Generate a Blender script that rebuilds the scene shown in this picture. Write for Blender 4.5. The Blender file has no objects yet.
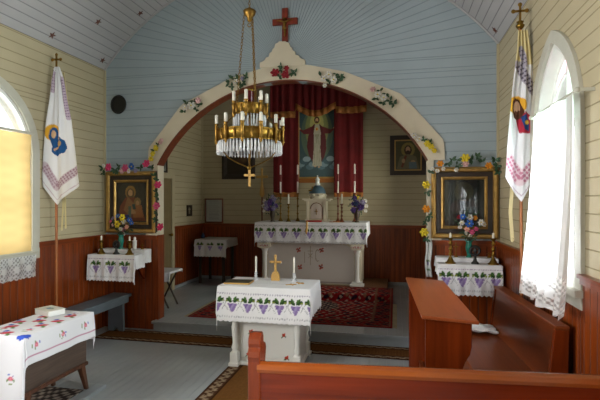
import bpy, math, random
import numpy as np
from mathutils import Vector, Matrix
random.seed(7)
PI = math.pi
S = bpy.context.scene
COL = S.collection
TH = math.radians(11.92)
H = 1.65

# ------------------------------------------------------------------ helpers
def lin(c):
    if isinstance(c, str):
        c = c.lstrip('#'); c = [int(c[i:i+2], 16)/255 for i in (0, 2, 4)]
    return tuple((x/12.92 if x <= .04045 else ((x+.055)/1.055)**2.4) for x in c)

def at(px, py, X=None, Y=None, Z=None):
    """point seen at (px,py) on a real plane X=, Y= or Z= of the church"""
    r = (px-300)/450; u = (201-py)/450
    d = Vector((r*math.cos(TH)-math.sin(TH), r*math.sin(TH)+math.cos(TH), u))
    if X is not None: t = X/d.x
    elif Y is not None: t = Y/d.y
    else: t = (Z-H)/d.z
    return Vector((0, 0, H)) + d*t

def newmat(name):
    m = bpy.data.materials.new(name); m.use_nodes = True
    return m, m.node_tree.nodes, m.node_tree.links, m.node_tree.nodes['Principled BSDF']

def mat(name, col, rough=.6, metal=0, var=.12, scale=8, bump=0, bscale=40, stretch=None, spec=.5, trans=0, alpha=1, col2=None):
    m, N, L, P = newmat(name)
    c = lin(col)
    tc = N.new('ShaderNodeTexCoord'); mp = N.new('ShaderNodeMapping'); L.new(tc.outputs['Object'], mp.inputs[0])
    if stretch: mp.inputs['Scale'].default_value = stretch
    n = N.new('ShaderNodeTexNoise'); n.inputs['Scale'].default_value = scale; n.inputs['Detail'].default_value = 4
    L.new(mp.outputs[0], n.inputs['Vector'])
    r = N.new('ShaderNodeValToRGB'); L.new(n.outputs['Fac'], r.inputs[0])
    c2 = lin(col2) if col2 else tuple(x*(1-var) for x in c)
    r.color_ramp.elements[0].position = .3; r.color_ramp.elements[1].position = .7
    r.color_ramp.elements[0].color = (*c2, 1); r.color_ramp.elements[1].color = (*(min(1, x*(1+(0 if col2 else var))) for x in c), 1)
    L.new(r.outputs[0], P.inputs['Base Color'])
    P.inputs['Roughness'].default_value = rough; P.inputs['Metallic'].default_value = metal
    P.inputs['Specular IOR Level'].default_value = spec
    if trans: P.inputs['Transmission Weight'].default_value = trans
    if bump:
        n2 = N.new('ShaderNodeTexNoise'); n2.inputs['Scale'].default_value = bscale; L.new(mp.outputs[0], n2.inputs['Vector'])
        b = N.new('ShaderNodeBump'); b.inputs['Strength'].default_value = bump; b.inputs['Distance'].default_value = .01
        L.new(n2.outputs['Fac'], b.inputs['Height']); L.new(b.outputs[0], P.inputs['Normal'])
    return m

def wood(name, c1, c2, axis='z', rough=.35, scale=1.0):
    st = {'x': (1.5, 22, 22), 'y': (22, 1.5, 22), 'z': (22, 22, 1.5)}[axis]
    st = tuple(s*scale for s in st)
    m, N, L, P = newmat(name)
    tc = N.new('ShaderNodeTexCoord'); mp = N.new('ShaderNodeMapping'); mp.inputs['Scale'].default_value = st
    L.new(tc.outputs['Object'], mp.inputs[0])
    n = N.new('ShaderNodeTexNoise'); n.inputs['Scale'].default_value = 1.6; n.inputs['Detail'].default_value = 6; n.inputs['Distortion'].default_value = .5
    L.new(mp.outputs[0], n.inputs['Vector'])
    r = N.new('ShaderNodeValToRGB'); r.color_ramp.elements[0].position = .32; r.color_ramp.elements[1].position = .68
    r.color_ramp.elements[0].color = (*lin(c2), 1); r.color_ramp.elements[1].color = (*lin(c1), 1)
    L.new(n.outputs['Fac'], r.inputs[0]); L.new(r.outputs[0], P.inputs['Base Color'])
    P.inputs['Roughness'].default_value = rough
    b = N.new('ShaderNodeBump'); b.inputs['Strength'].default_value = .04; b.inputs['Distance'].default_value = .001
    L.new(n.outputs['Fac'], b.inputs['Height']); L.new(b.outputs[0], P.inputs['Normal'])
    return m

def vmat(name, rough=.9, translucent=0, alpha=False, spec=.2):
    m, N, L, P = newmat(name)
    a = N.new('ShaderNodeVertexColor'); a.layer_name = 'Col'
    L.new(a.outputs['Color'], P.inputs['Base Color']); P.inputs['Roughness'].default_value = rough
    P.inputs['Specular IOR Level'].default_value = spec
    out = N['Material Output']; sh = P.outputs[0]
    if translucent:
        t = N.new('ShaderNodeBsdfTranslucent'); L.new(a.outputs['Color'], t.inputs['Color'])
        mx = N.new('ShaderNodeMixShader'); mx.inputs[0].default_value = translucent
        L.new(sh, mx.inputs[1]); L.new(t.outputs[0], mx.inputs[2]); sh = mx.outputs[0]
    if alpha:
        tr = N.new('ShaderNodeBsdfTransparent'); mx = N.new('ShaderNodeMixShader')
        L.new(a.outputs['Alpha'], mx.inputs[0]); L.new(tr.outputs[0], mx.inputs[1]); L.new(sh, mx.inputs[2]); sh = mx.outputs[0]
    L.new(sh, out.inputs[0])
    return m

def tag(o, label=None, cat=None, group=None, kind=None):
    if label: o['label'] = label
    if cat: o['category'] = cat
    if group: o['group'] = group
    if kind: o['kind'] = kind
    return o

def thing(name, label, cat, loc=(0, 0, 0), rz=0, group=None):
    o = bpy.data.objects.new(name, None); COL.objects.link(o); o.empty_display_size = .05
    o.location = loc; o.rotation_euler = (0, 0, rz)
    return tag(o, label, cat, group)

def copy_tree(o, parent=None):
    c = o.copy(); COL.objects.link(c); c.parent = parent
    for ch in [x for x in KIDS.get(o.name, [])]:
        k = copy_tree(ch, c); KIDS.setdefault(c.name, []).append(k)
    return c
KIDS = {}

class MB:
    def __init__(s): s.v = []; s.f = []; s.m = []; s.sm = []
    def add(s, vs, fs, mi=0, smooth=False):
        n = len(s.v); s.v += [tuple(x) for x in vs]
        for f in fs: s.f.append([n+i for i in f]); s.m.append(mi); s.sm.append(smooth)
        return s
    def box(s, x0, x1, y0, y1, z0, z1, mi=0):
        v = [(x, y, z) for z in (z0, z1) for y in (y0, y1) for x in (x0, x1)]
        return s.add(v, [(0, 2, 3, 1), (4, 5, 7, 6), (0, 1, 5, 4), (2, 6, 7, 3), (0, 4, 6, 2), (1, 3, 7, 5)], mi)
    def hexa(s, v8, mi=0):  # bottom 4 (ccw from above), top 4
        return s.add(v8, [(3, 2, 1, 0), (4, 5, 6, 7), (0, 1, 5, 4), (1, 2, 6, 5), (2, 3, 7, 6), (3, 0, 4, 7)], mi)
    def prism(s, poly, a, b, plane='xz', mi=0):
        f = {'xz': lambda p, t: (p[0], t, p[1]), 'yz': lambda p, t: (t, p[0], p[1]), 'xy': lambda p, t: (p[0], p[1], t)}[plane]
        n = len(poly)
        v = [f(p, a) for p in poly]+[f(p, b) for p in poly]
        fs = [tuple(range(n)), tuple(range(2*n-1, n-1, -1))]+[(i, i+n, (i+1) % n+n, (i+1) % n) for i in range(n)]
        return s.add(v, fs, mi)
    def lathe(s, prof, c=(0, 0, 0), n=16, mi=0, smooth=True, ang=2*PI):
        v = []; fs = []
        for r, z in prof:
            for k in range(n):
                a = ang*k/n; v.append((c[0]+r*math.cos(a), c[1]+r*math.sin(a), c[2]+z))
        for i in range(len(prof)-1):
            for k in range(n):
                fs.append((i*n+k, i*n+(k+1) % n, (i+1)*n+(k+1) % n, (i+1)*n+k))
        s.add(v, fs, mi, smooth)
        m = len(prof)
        s.add([v[k] for k in range(n)], [tuple(range(n-1, -1, -1))], mi)
        s.add([v[(m-1)*n+k] for k in range(n)], [tuple(range(n))], mi)
        return s
    def tube(s, pts, r, n=8, mi=0, closed=False):
        P = [Vector(p) for p in pts]; m = len(P); rs = r if isinstance(r, (list, tuple)) else [r]*m
        v = []; fs = []; up = None
        for i in range(m):
            a = P[(i-1) % m] if (closed or i > 0) else P[i]; b = P[(i+1) % m] if (closed or i < m-1) else P[i]
            t = (b-a).normalized()
            if up is None: up = t.orthogonal().normalized()
            up = (up-t*up.dot(t)).normalized(); w = t.cross(up)
            for k in range(n):
                an = 2*PI*k/n; v.append(P[i]+(up*math.cos(an)+w*math.sin(an))*rs[i])
        for i in range(m if closed else m-1):
            j = (i+1) % m
            for k in range(n): fs.append((i*n+k, i*n+(k+1) % n, j*n+(k+1) % n, j*n+k))
        s.add(v, fs, mi, True)
        if not closed:
            s.add(v[:n], [tuple(range(n-1, -1, -1))], mi); s.add(v[-n:], [tuple(range(n))], mi)
        return s
    def ell(s, c, r, n=10, m=6, mi=0, rot=None):
        if not hasattr(r, '__len__'): r = (r, r, r)
        v = []; fs = []
        for i in range(m+1):
            ph = PI*i/m
            for k in range(n):
                a = 2*PI*k/n; p = Vector((r[0]*math.sin(ph)*math.cos(a), r[1]*math.sin(ph)*math.sin(a), r[2]*math.cos(ph)))
                if rot: p = rot @ p
                v.append(p+Vector(c))
        for i in range(m):
            for k in range(n): fs.append((i*n+k, (i+1)*n+k, (i+1)*n+(k+1) % n, i*n+(k+1) % n))
        return s.add(v, fs, mi, True)
    def frame(s, w, h, prof, mi=None, y0=0):
        """picture frame in the xz plane facing -y, centred; prof = (inset, outwards)"""
        n = len(prof); v = []
        for ins, d in prof:
            a = w/2-ins; b = h/2-ins
            v += [(-a, y0-d, -b), (a, y0-d, -b), (a, y0-d, b), (-a, y0-d, b)]
        for i in range(n-1):
            s.add([v[i*4+k] for k in range(4)]+[v[i*4+4+k] for k in range(4)],
                  [(k, (k+1) % 4, 4+(k+1) % 4, 4+k) for k in range(4)], (mi[i] if mi else 0))
        return s
    def build(s, name, mats, parent=None, bevel=0, recentre=None, seg=2):
        if not isinstance(mats, (list, tuple)): mats = [mats]
        me = bpy.data.meshes.new(name)
        v = s.v
        off = Vector((0, 0, 0))
        if parent is None and recentre is not False:
            A = np.array(v); off = Vector(((A[:, 0].min()+A[:, 0].max())/2, (A[:, 1].min()+A[:, 1].max())/2, A[:, 2].min()))
            v = [(x-off.x, y-off.y, z-off.z) for x, y, z in v]
        me.from_pydata(v, [], s.f)
        for m in mats: me.materials.append(m)
        me.polygons.foreach_set('material_index', s.m); me.polygons.foreach_set('use_smooth', s.sm)
        me.update()
        o = bpy.data.objects.new(name, me); COL.objects.link(o); o.location = off
        if parent: o.parent = parent; KIDS.setdefault(parent.name, []).append(o)
        if bevel:
            b = o.modifiers.new('b', 'BEVEL'); b.width = bevel; b.segments = seg; b.limit_method = 'ANGLE'; b.angle_limit = math.radians(40)
        return o

# -- painting of woven / embroidered / painted surfaces, evaluated per vertex
class Paint:
    def __init__(s, base): s.base = lin(base); s.ops = []
    def e(s, x, y, rx, ry, c, rot=0, a=1): s.ops.append(('e', x, y, rx, ry, lin(c), math.radians(rot), a)); return s
    def p(s, pts, c, a=1): s.ops.append(('p', pts, lin(c), a)); return s
    def l(s, pts, w, c, a=1):
        for q, r in zip(pts, pts[1:]): s.ops.append(('l', q, r, w, lin(c), a))
        return s
    def r(s, x0, x1, y0, y1, c, a=1): s.ops.append(('r', x0, x1, y0, y1, lin(c), a)); return s
    def fn(s, f): s.ops.append(('f', f)); return s
    def ev(s, U, V):
        C = np.ones((len(U), 4)); C[:, :3] = s.base
        for o in s.ops:
            if o[0] == 'f': o[1](U, V, C); continue
            if o[0] == 'e':
                _, x, y, rx, ry, c, t, a = o; du, dv = U-x, V-y
                q = du*math.cos(t)+dv*math.sin(t); w = -du*math.sin(t)+dv*math.cos(t)
                k = (q/rx)**2+(w/ry)**2 < 1
            elif o[0] == 'r':
                _, x0, x1, y0, y1, c, a = o; k = (U >= x0) & (U <= x1) & (V >= y0) & (V <= y1)
            elif o[0] == 'l':
                _, q, r, w, c, a = o; d = np.array(r)-np.array(q); L2 = (d**2).sum()+1e-12
                t = np.clip(((U-q[0])*d[0]+(V-q[1])*d[1])/L2, 0, 1)
                k = (U-q[0]-t*d[0])**2+(V-q[1]-t*d[1])**2 < (w/2)**2
            else:
                _, pts, c, a = o; k = np.zeros(len(U), bool)
                for (x1, y1), (x2, y2) in zip(pts, pts[1:]+pts[:1]):
                    if y1 == y2: continue
                    k ^= ((y1 > V) != (y2 > V)) & (U < (x2-x1)*(V-y1)/(y2-y1)+x1)
            C[k, :3] = c; C[k, 3] = a
        return C

def sheet(name, U, V, pos, paint, m, parent=None, thick=.002, smooth=True):
    """U, V 1-D arrays; pos(u,v)->xyz arrays; painted per vertex"""
    UU, VV = np.meshgrid(U, V); u = UU.ravel(); v = VV.ravel()
    X, Yy, Z = pos(u, v)
    C = paint.ev(u, v)
    nu, nv = len(U), len(V)
    P = np.stack([X+0*u, Yy+0*u, Z+0*u], 1)
    off = np.zeros(3)
    if parent is None:
        off = np.array([(P[:, 0].min()+P[:, 0].max())/2, (P[:, 1].min()+P[:, 1].max())/2, P[:, 2].min()]); P = P-off
    i, j = np.meshgrid(np.arange(nu-1), np.arange(nv-1)); a = (j*nu+i).ravel()
    F = np.stack([a, a+1, a+nu+1, a+nu], 1)
    me = bpy.data.meshes.new(name); me.from_pydata(P.tolist(), [], F.tolist())
    ca = me.color_attributes.new('Col', 'FLOAT_COLOR', 'POINT'); ca.data.foreach_set('color', C.astype(np.float32).ravel())
    me.materials.append(m); me.polygons.foreach_set('use_smooth', [smooth]*len(F)); me.update()
    o = bpy.data.objects.new(name, me); COL.objects.link(o); o.location = off
    if parent: o.parent = parent; KIDS.setdefault(parent.name, []).append(o)
    if thick:
        s = o.modifiers.new('s', 'SOLIDIFY'); s.thickness = thick; s.offset = 0
    return o

def ar(a, b, step):
    n = max(2, int(round((b-a)/step))+1); return np.linspace(a, b, n)

# ------------------------------------------------------------------ materials
M = {}
M['cream'] = mat('cream_paint', '#b1a587', .55, var=.05, scale=3)
M['cream_gap'] = mat('cream_paint_gap', '#918769', .8, var=.05)
M['blue'] = mat('blue_grey_paint', '#9aa8b0', .5, var=.04, scale=3)
M['blue_gap'] = mat('blue_paint_gap', '#8b989f', .8, var=.05)
M['ceil'] = mat('ceiling_paint', '#a8a7a9', .5, var=.04, scale=3)
M['ceil_gap'] = mat('ceiling_paint_gap', '#868588', .8, var=.05)
M['red'] = wood('red_stained_boards', '#8a3d0e', '#622608', 'z', .3, .7)
M['red_gap'] = mat('red_board_gap', '#48200a', .7, var=.1)
M['redcap'] = wood('red_stained_cap', '#8a3c0c', '#612606', 'y', .3)
M['redcapx'] = wood('red_stained_cap_across', '#8a3c0c', '#612606', 'x', .3)
M['floor'] = mat('grey_floor_paint', '#a9afb3', .2, var=.05, scale=2, col2='#9ca2a6')
M['floor_gap'] = mat('grey_floor_gap', '#91979b', .6, var=.05)
M['step'] = mat('grey_step_paint', '#8d9499', .35, var=.05)
M['trim'] = mat('cream_trim_paint', '#ccc2ac', .45, var=.03)
M['white'] = mat('white_paint', '#e2e2de', .4, var=.03)
M['wtrim'] = mat('window_casing_paint', '#b9b7aa', .45, var=.03)
M['brownedge'] = wood('brown_edge_wood', '#7a3a1c', '#5a2810', 'x', .4)
M['pewx'] = wood('pew_wood_across', '#6a2206', '#571a04', 'x', .22, .6)
M['pewr'] = wood('pew_rail_wood', '#8a4414', '#74340d', 'x', .2, .6)
M['pewy'] = wood('pew_wood_along', '#743614', '#662c0e', 'y', .3, .6)
M['pewz'] = wood('pew_wood_upright', '#732c0c', '#5a2108', 'z', .25, .7)
M['deskt'] = wood('desk_top_wood', '#9a4e28', '#8c4320', 'y', .3, .7)
M['oak'] = wood('pole_wood', '#a8642e', '#80451c', 'z', .4)
M['brass'] = mat('brass', '#86692e', .38, 1, var=.2, scale=30)
M['oldbrass'] = mat('dull_brass', '#8a6a34', .42, 1, var=.25, scale=30)
M['gold'] = mat('gold_leaf', '#a9864a', .4, .7, var=.2, scale=20)
M['goldpaint'] = mat('gold_paint', '#c39a55', .5, .2, var=.1)
M['dark'] = mat('dark_frame_wood', '#2a1d14', .4, var=.2)
M['black'] = mat('black_iron', '#141414', .45, var=.1)
M['candle'] = mat('candle_wax', '#ece8dc', .5, var=.02)
M['redwax'] = mat('red_band', '#7a2a26', .5, var=.1)
M['teal'] = mat('teal_glazed', '#1d8272', .2, var=.15)
M['greyp'] = mat('grey_bench_paint', '#5c666e', .38, var=.08)
M['runnerb'] = mat('brown_carpet', '#6a4320', .95, var=.2, scale=60, bump=.5, bscale=300)
M['cloth'] = vmat('embroidered_linen', .9)
M['clothw'] = mat('white_linen', '#dcdcde', .9, var=.03)
M['paintv'] = vmat('painted_panel', .35, spec=.4)
M['rug'] = vmat('rug_wool', .97, spec=.05)
M['lace'] = vmat('white_lace', .9, translucent=.5, alpha=True)
M['shade'] = vmat('yellow_shade_cloth', .9, translucent=.32)
M['velvet'] = mat('crimson_velvet', '#6a0c10', .85, var=.2, scale=5)
M['fringe'] = mat('gold_fringe', '#a4652a', .7, var=.2, scale=60)
M['leaf'] = mat('leaf_green', '#27462a', .6, var=.3, scale=40)
M['leafl'] = mat('pale_leaf_green', '#5b7a3a', .6, var=.3, scale=40)
for k, c in dict(pink='#c9527a', hot='#d0386c', redr='#8e1626', blush='#cfa6a6', whitef='#d6d2cc', yellow='#d6bf2e', orange='#d88a1c', bluef='#2d5fae', purple='#5b3f86', salmon='#d79a86', navy='#23305e', lilac='#8a80a0').items():
    M[k] = mat('petal_'+k, c, .8, var=.18, scale=50)
def glass(name, col, rough, w=.6):
    m, N, L, P = newmat(name)
    g = N.new('ShaderNodeBsdfGlossy'); g.inputs['Roughness'].default_value = rough
    t = N.new('ShaderNodeBsdfTransparent'); t.inputs['Color'].default_value = (*lin(col), 1)
    f = N.new('ShaderNodeFresnel'); mx = N.new('ShaderNodeMixShader')
    L.new(f.outputs[0], mx.inputs[0]); L.new(t.outputs[0], mx.inputs[1]); L.new(g.outputs[0], mx.inputs[2]); L.new(mx.outputs[0], N['Material Output'].inputs[0])
    return m
M['pane'] = glass('window_glass', '#f4f6f6', .05)
M['panered'] = glass('rose_glass', '#f0b0c8', .05)
M['panegreen'] = glass('green_glass', '#c0e0d0', .05)
M['crystal'] = mat('crystal', '#eef0f4', .15, var=.02, trans=.25, spec=.9)
M['redglass'] = mat('red_glass', '#5a0a0a', .12, var=.1, trans=.2)
M['paper'] = mat('paper', '#cfcfc4', .8, var=.04)
M['bookd'] = mat('book_dark', '#3a2a1a', .5, var=.2)
M['curt'] = None

# ------------------------------------------------------------------ the setting
XL, XR = -3.754, 1.115
YW, YC, YB = 5.285, 8.35, -3.2          # partition, chancel wall, rear wall
CX = -1.32; VR = 3.07; VZ = 1.508        # barrel vault
HW = (XR-XL)/2; ZW = 3.40
ACX = -1.31                             # chancel arch
ZC = 1.20                                # top of the wainscot
DG = .003
def vault(x):                            # ceiling height at x
    d = x-(XL+XR)/2
    return VZ + math.sqrt(max(0, VR*VR-d*d))
ZW = vault(XL)
def ghw(z, w, zs, rise):                 # half width of a pointed arch at height z
    if z <= zs: return w
    if z >= zs+rise: return 0
    c = (rise*rise-w*w)/(2*w); R = w+c
    return max(0, math.sqrt(max(0, R*R-(z-zs)**2))-c)
WW, WZ0, WZS, WRISE = .43, 1.10, 2.15, .63

def board(mb, map3, a0, a1, l0, r0, l1, r1, g=.0045, d=DG):
    """one board: from a0 to a1 across, its ends at l/r on both edges; V-grooved edges"""
    def q(a, s, dep): return map3(s, a, dep)
    t0 = g/(a1-a0) if a1-a0 > 3*g else .2; t1 = 1-t0
    L = lambda t: l0+(l1-l0)*t; R = lambda t: r0+(r1-r0)*t; A = lambda t: a0+(a1-a0)*t
    v = [q(A(t), f(t), dep) for t, dep in ((0, d), (t0, 0), (t1, 0), (1, d)) for f in (L, R)]
    mb.add(v, [(0, 1, 3, 2)], 1); mb.add(v, [(2, 3, 5, 4)], 0); mb.add(v, [(4, 5, 7, 6)], 1)

def rows(lo, hi, pitch, extra=()):
    z = set([lo, hi]) | set(e for e in extra if lo < e < hi); k = math.ceil(lo/pitch+1e-6)
    while k*pitch < hi-1e-6:
        if all(abs(k*pitch-e) > .012 for e in z): z.add(k*pitch)
        k += 1
    z = sorted(z); return list(zip(z, z[1:]))

def side_wall(name, X, sgn, wins, y0=YB, y1=YC, pitch=.105):
    """sgn +1 for the left wall (room lies at +x)"""
    mb = MB()
    m3 = lambda s, a, dep: (X-sgn*dep, s, a)
    for a0, a1 in rows(ZC-.02, ZW, pitch, [WZS+WRISE]):
        cuts0 = []; 
        for yc in wins:
            cuts0.append((yc-ghw(a0, WW, WZS, WRISE), yc+ghw(a0, WW, WZS, WRISE), yc-ghw(a1, WW, WZS, WRISE), yc+ghw(a1, WW, WZS, WRISE)))
        l0 = l1 = y0
        for c in sorted(cuts0):
            if c[0] == c[1] and c[2] == c[3]: continue
            board(mb, m3, a0, a1, l0, c[0], l1, c[2]); l0, l1 = c[1], c[3]
        board(mb, m3, a0, a1, l0, y1, l1, y1)
    # solid wall behind, with the window openings
    b0, b1 = X-sgn*DG, X-sgn*(DG+.14); zs = [0, WZ0]+list(np.linspace(WZS, WZS+WRISE, 9))+[ZW+.05]
    for a0, a1 in zip(zs, zs[1:]):
        l0 = l1 = y0
        for yc in (sorted(wins) if a0 >= WZ0 else []):
            h0, h1 = ghw(a0, WW, WZS, WRISE), ghw(a1, WW, WZS, WRISE)
            if h0 == 0: continue
            mb.hexa([(b1, l0, a0), (b1, yc-h0, a0), (b0, yc-h0, a0), (b0, l0, a0), (b1, l1, a1), (b1, yc-h1, a1), (b0, yc-h1, a1), (b0, l1, a1)], 1)
            l0, l1 = yc+h0, yc+h1
        mb.hexa([(b1, l0, a0), (b1, y1, a0), (b0, y1, a0), (b0, l0, a0), (b1, l1, a1), (b1, y1, a1), (b0, y1, a1), (b0, l1, a1)], 1)
    return tag(mb.build(name, [M['cream'], M['cream_gap']], recentre=False), kind='structure')

WINL = [-1.3, 1.15, 3.62]; WINR = [-1.3, 1.1, 3.52, 7.0]  # last right window is unseen, added to brighten the chancel
side_wall('wall_left', XL, 1, WINL)
side_wall('wall_right', XR, -1, WINR)

def wainscot_side(name, X, sgn, wins, y0, y1, skip=()):
    mb = MB(); m3 = lambda s, a, dep: (X+sgn*(.014-dep), a, s)
    for a0, a1 in rows(y0, y1, .09, [w+k*.5 for w in wins for k in (-1, 1)]):
        mid = (a0+a1)/2
        if any(s0 < mid < s1 for s0, s1 in skip): continue
        top = 1.05 if any(abs(mid-w) < .5 for w in wins) else ZC-.02
        board(mb, m3, a0, a1, 0, top, 0, top, g=.005)
    ys = [y0]
    for w in sorted(wins): ys += [w-.52, w+.52]
    ys.append(y1)
    for a, b in zip(ys[::2], ys[1::2]):
        sub = [(a, b)]
        for s0, s1 in skip: sub = [t for p, q in sub for t in ((p, min(q, s0)), (max(p, s1), q)) if t[1]-t[0] > .05]
        for p, q in sub:
            mb.prism([(0, -.045), (.022, -.045), (.03, -.02), (.045, -.01), (.045, .008), (0, .02)], p, q, 'xz', 2) if False else None
            x0, x1 = sorted((X, X+sgn*.045)); mb.box(x0, x1, p, q, ZC-.012, ZC+.012, 2)
            x0, x1 = sorted((X, X+sgn*.028)); mb.box(x0, x1, p, q, ZC-.05, ZC-.012, 2)
    return tag(mb.build(name, [M['red'], M['red_gap'], M['redcap']], recentre=False), kind='structure')
DOOR = (6.20, 7.10)
wainscot_side('trim_1', XL, 1, WINL, YB, YC, [DOOR])
wainscot_side('trim_2', XR, -1, WINR, YB, YC)

def wainscot_cross(name, Y, x0, x1, z0=0):
    mb = MB(); m3 = lambda s, a, dep: (a, Y-.014+dep, s)
    for a0, a1 in rows(x0, x1, .09): board(mb, m3, a0, a1, z0, ZC-.02, z0, ZC-.02, g=.005)
    mb.box(x0, x1, Y-.045, Y, ZC-.012, ZC+.012, 2); mb.box(x0, x1, Y-.028, Y, ZC-.05, ZC-.012, 2)
    return tag(mb.build(name, [M['red'], M['red_gap'], M['redcapx']], recentre=False), kind='structure')
AJ = 1.675                                # half width of the opening
JL, JR = ACX-AJ, ACX+AJ
wainscot_cross('trim_3', YW, XL, JL); wainscot_cross('trim_4', YW, JR, XR)
wainscot_cross('trim_5', YC, XL, XR)

# chancel arch: inner circle
AS = 2.11; AR = (AJ**2+1)/2; AZ = AS+1-AR
def ahw(z):
    if z <= AS: return AJ
    return math.sqrt(max(0, AR*AR-(z-AZ)**2))
APEX = AZ+AR
FZ = 3.28                                # centre of the fan of boards
mb = MB(); m3 = lambda s, a, dep: (s, YW+dep, a)
for a0, a1 in rows(ZC, FZ, .105, [AS, APEX]):
    if a0 < ZW <= a1: pass
    for sg in (-1, 1):
        e0 = XL if sg < 0 else XR
        i0, i1 = ACX+sg*ahw(a0), ACX+sg*ahw(a1)
        if sg < 0: board(mb, m3, a0, a1, e0, i0, e0, i1)
        else: board(mb, m3, a0, a1, i0, e0, i1, e0)
def outl(an):                            # distance from the fan centre to wall edge / vault along an angle
    c, s = math.cos(an), math.sin(an); lo, hi = 0, 4
    for _ in range(40):
        m = (lo+hi)/2; x = ACX+c*m; z = FZ+s*m
        if x < XL or x > XR or z > vault(min(max(x, XL), XR)): hi = m
        else: lo = m
    return lo
n = 60
for k in range(n):
    a, b = PI*k/n, PI*(k+1)/n; ra, rb = outl(a), outl(b); r0 = .1
    P = lambda an, r, dep: (ACX+math.cos(an)*r, YW+dep, FZ+math.sin(an)*r)
    def off(an, r, o): x, y, z = P(an, r, 0); return (x-math.sin(an)*o, y, z+math.cos(an)*o)
    v = [P(a, r0, DG), P(a, ra, DG), off(a, r0, .002), off(a, ra, .006), off(b, r0, -.002), off(b, rb, -.006), P(b, r0, DG), P(b, rb, DG)]
    mb.add(v, [(0, 1, 3, 2)], 1); mb.add(v, [(2, 3, 5, 4)], 0); mb.add(v, [(4, 5, 7, 6)], 1)
T = .12                                  # partition thickness
zs = [0, AS]+list(AS+np.linspace(0, 1, 13)**.6*(APEX-AS))[1:]
for a0, a1 in zip(zs, zs[1:]):
    for sg in (-1, 1):
        e = XL if sg < 0 else XR; i0, i1 = ACX+sg*ahw(a0), ACX+sg*ahw(a1)
        mb.hexa([(e, YW+DG, a0), (i0, YW+DG, a0), (i0, YW+T, a0), (e, YW+T, a0), (e, YW+DG, a1), (i1, YW+DG, a1), (i1, YW+T, a1), (e, YW+T, a1)], 1)
top = [(x, vault(x)) for x in np.linspace(XL, XR, 41)]
mb.prism([(XL, APEX)]+top+[(XR, APEX)], YW+DG, YW+T, 'xz', 1)
tag(mb.build('wall_partition', [M['blue'], M['blue_gap']], recentre=False), kind='structure')

# arch casing: polygonal outer edge, round inner edge
outp = [(1.67, 2.11), (1.83, 2.11), (1.81, 2.33), (1.36, 2.87), (.71, 3.165), (.28, 3.27), (.28, 3.285)]
mb = MB()
def outer_at(t):                         # t 0..1 along the outer polyline from spring to crown
    pl = [(1.83, 2.11), (1.82, 2.33), (1.36, 2.87), (.71, 3.165), (.26, 3.275), (0, 3.275)]
    L = [math.dist(a, b) for a, b in zip(pl, pl[1:])]; s = t*sum(L)
    for (a, b), l in zip(zip(pl, pl[1:]), L):
        if s <= l: return (a[0]+(b[0]-a[0])*s/l, a[1]+(b[1]-a[1])*s/l)
        s -= l
    return pl[-1]
N_ = 40; th0 = math.atan2(AS-AZ, AJ)
for sg in (-1, 1):
    for k in range(N_):
        t0, t1 = k/N_, (k+1)/N_
        i = [(AR*math.cos(th0+(PI/2-th0)*t), AZ+AR*math.sin(th0+(PI/2-th0)*t)) for t in (t0, t1)]
        o = [outer_at(t) for t in (t0, t1)]
        q = [(ACX+f+sg*p[0], p[1]) for p, f in ((i[0], 0), (o[0], .027), (o[1], .027), (i[1], 0))]
        mb.prism(q, YW-.022, YW+.002, 'xz', 0)
        i2 = [(AR-.012)/AR*p[0] for p in i]; z2 = [AZ+(p[1]-AZ)*(AR-.012)/AR for p in i]
        q = [(ACX+sg*i[0][0], i[0][1]), (ACX+sg*i[1][0], i[1][1]), (ACX+sg*i2[1], z2[1]), (ACX+sg*i2[0], z2[0])]
        mb.prism(q, YW-.026, YW+T+.01, 'xz', 1)
    # jamb casing below the spring
    x0, x1 = sorted((ACX+sg*(AJ-.012), ACX+sg*(AJ+.06)))
    mb.box(x0, x1, YW-.022, YW+T+.01, ZC+.012, AS, 0)
    x0, x1 = sorted((ACX+sg*(AJ-.012), ACX+sg*(AJ+.14)))
    mb.box(x0, x1, YW-.05, YW-.0, ZC+.012, ZC+.055, 0)
    x0, x1 = sorted((ACX+sg*(AJ-.018), ACX+sg*AJ))
    mb.box(x0, x1, YW-.02, YW+T+.01, .13, ZC+.012, 2)
tag(mb.build('trim_6', [M['trim'], M['brownedge'], M['red']], recentre=False), kind='structure')

# stepped pediment over the arch crown
mb = MB(); pr = [(.28, 3.27), (.28, 3.335), (.245, 3.345), (.22, 3.36), (.205, 3.39), (.165, 3.40), (.16, 3.44), (.13, 3.455), (.12, 3.49), (.10, 3.50), (.085, 3.55), (.05, 3.56), (.04, 3.575)]
mb.prism([(ACX-.02+x, z) for x, z in pr]+[(ACX-.02-x, z) for x, z in reversed(pr)], YW-.03, YW+.002, 'xz')
tag(mb.build('trim_7', M['trim'], bevel=.003), kind='structure')

# chancel end wall and rear wall
for nm, Y, sg in (('wall_chancel', YC, 1), ('wall_rear', YB, -1)):
    mb = MB(); m3 = lambda s, a, dep: (s, Y+sg*dep, a)
    for a0, a1 in rows(ZC-.02 if sg > 0 else 0, ZW, .105): board(mb, m3, a0, a1, XL, XR, XL, XR)
    y0, y1 = sorted((Y+sg*DG, Y+sg*(DG+.14)))
    mb.box(XL-.15, XR+.15, y0, y1, 0, ZW, 1); mb.prism([(XL-.1, ZW)]+top+[(XR+.1, ZW)], y0-.0, y1, 'xz', 0)
    tag(mb.build(nm, [M['cream'], M['cream_gap']], recentre=False), kind='structure')

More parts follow.
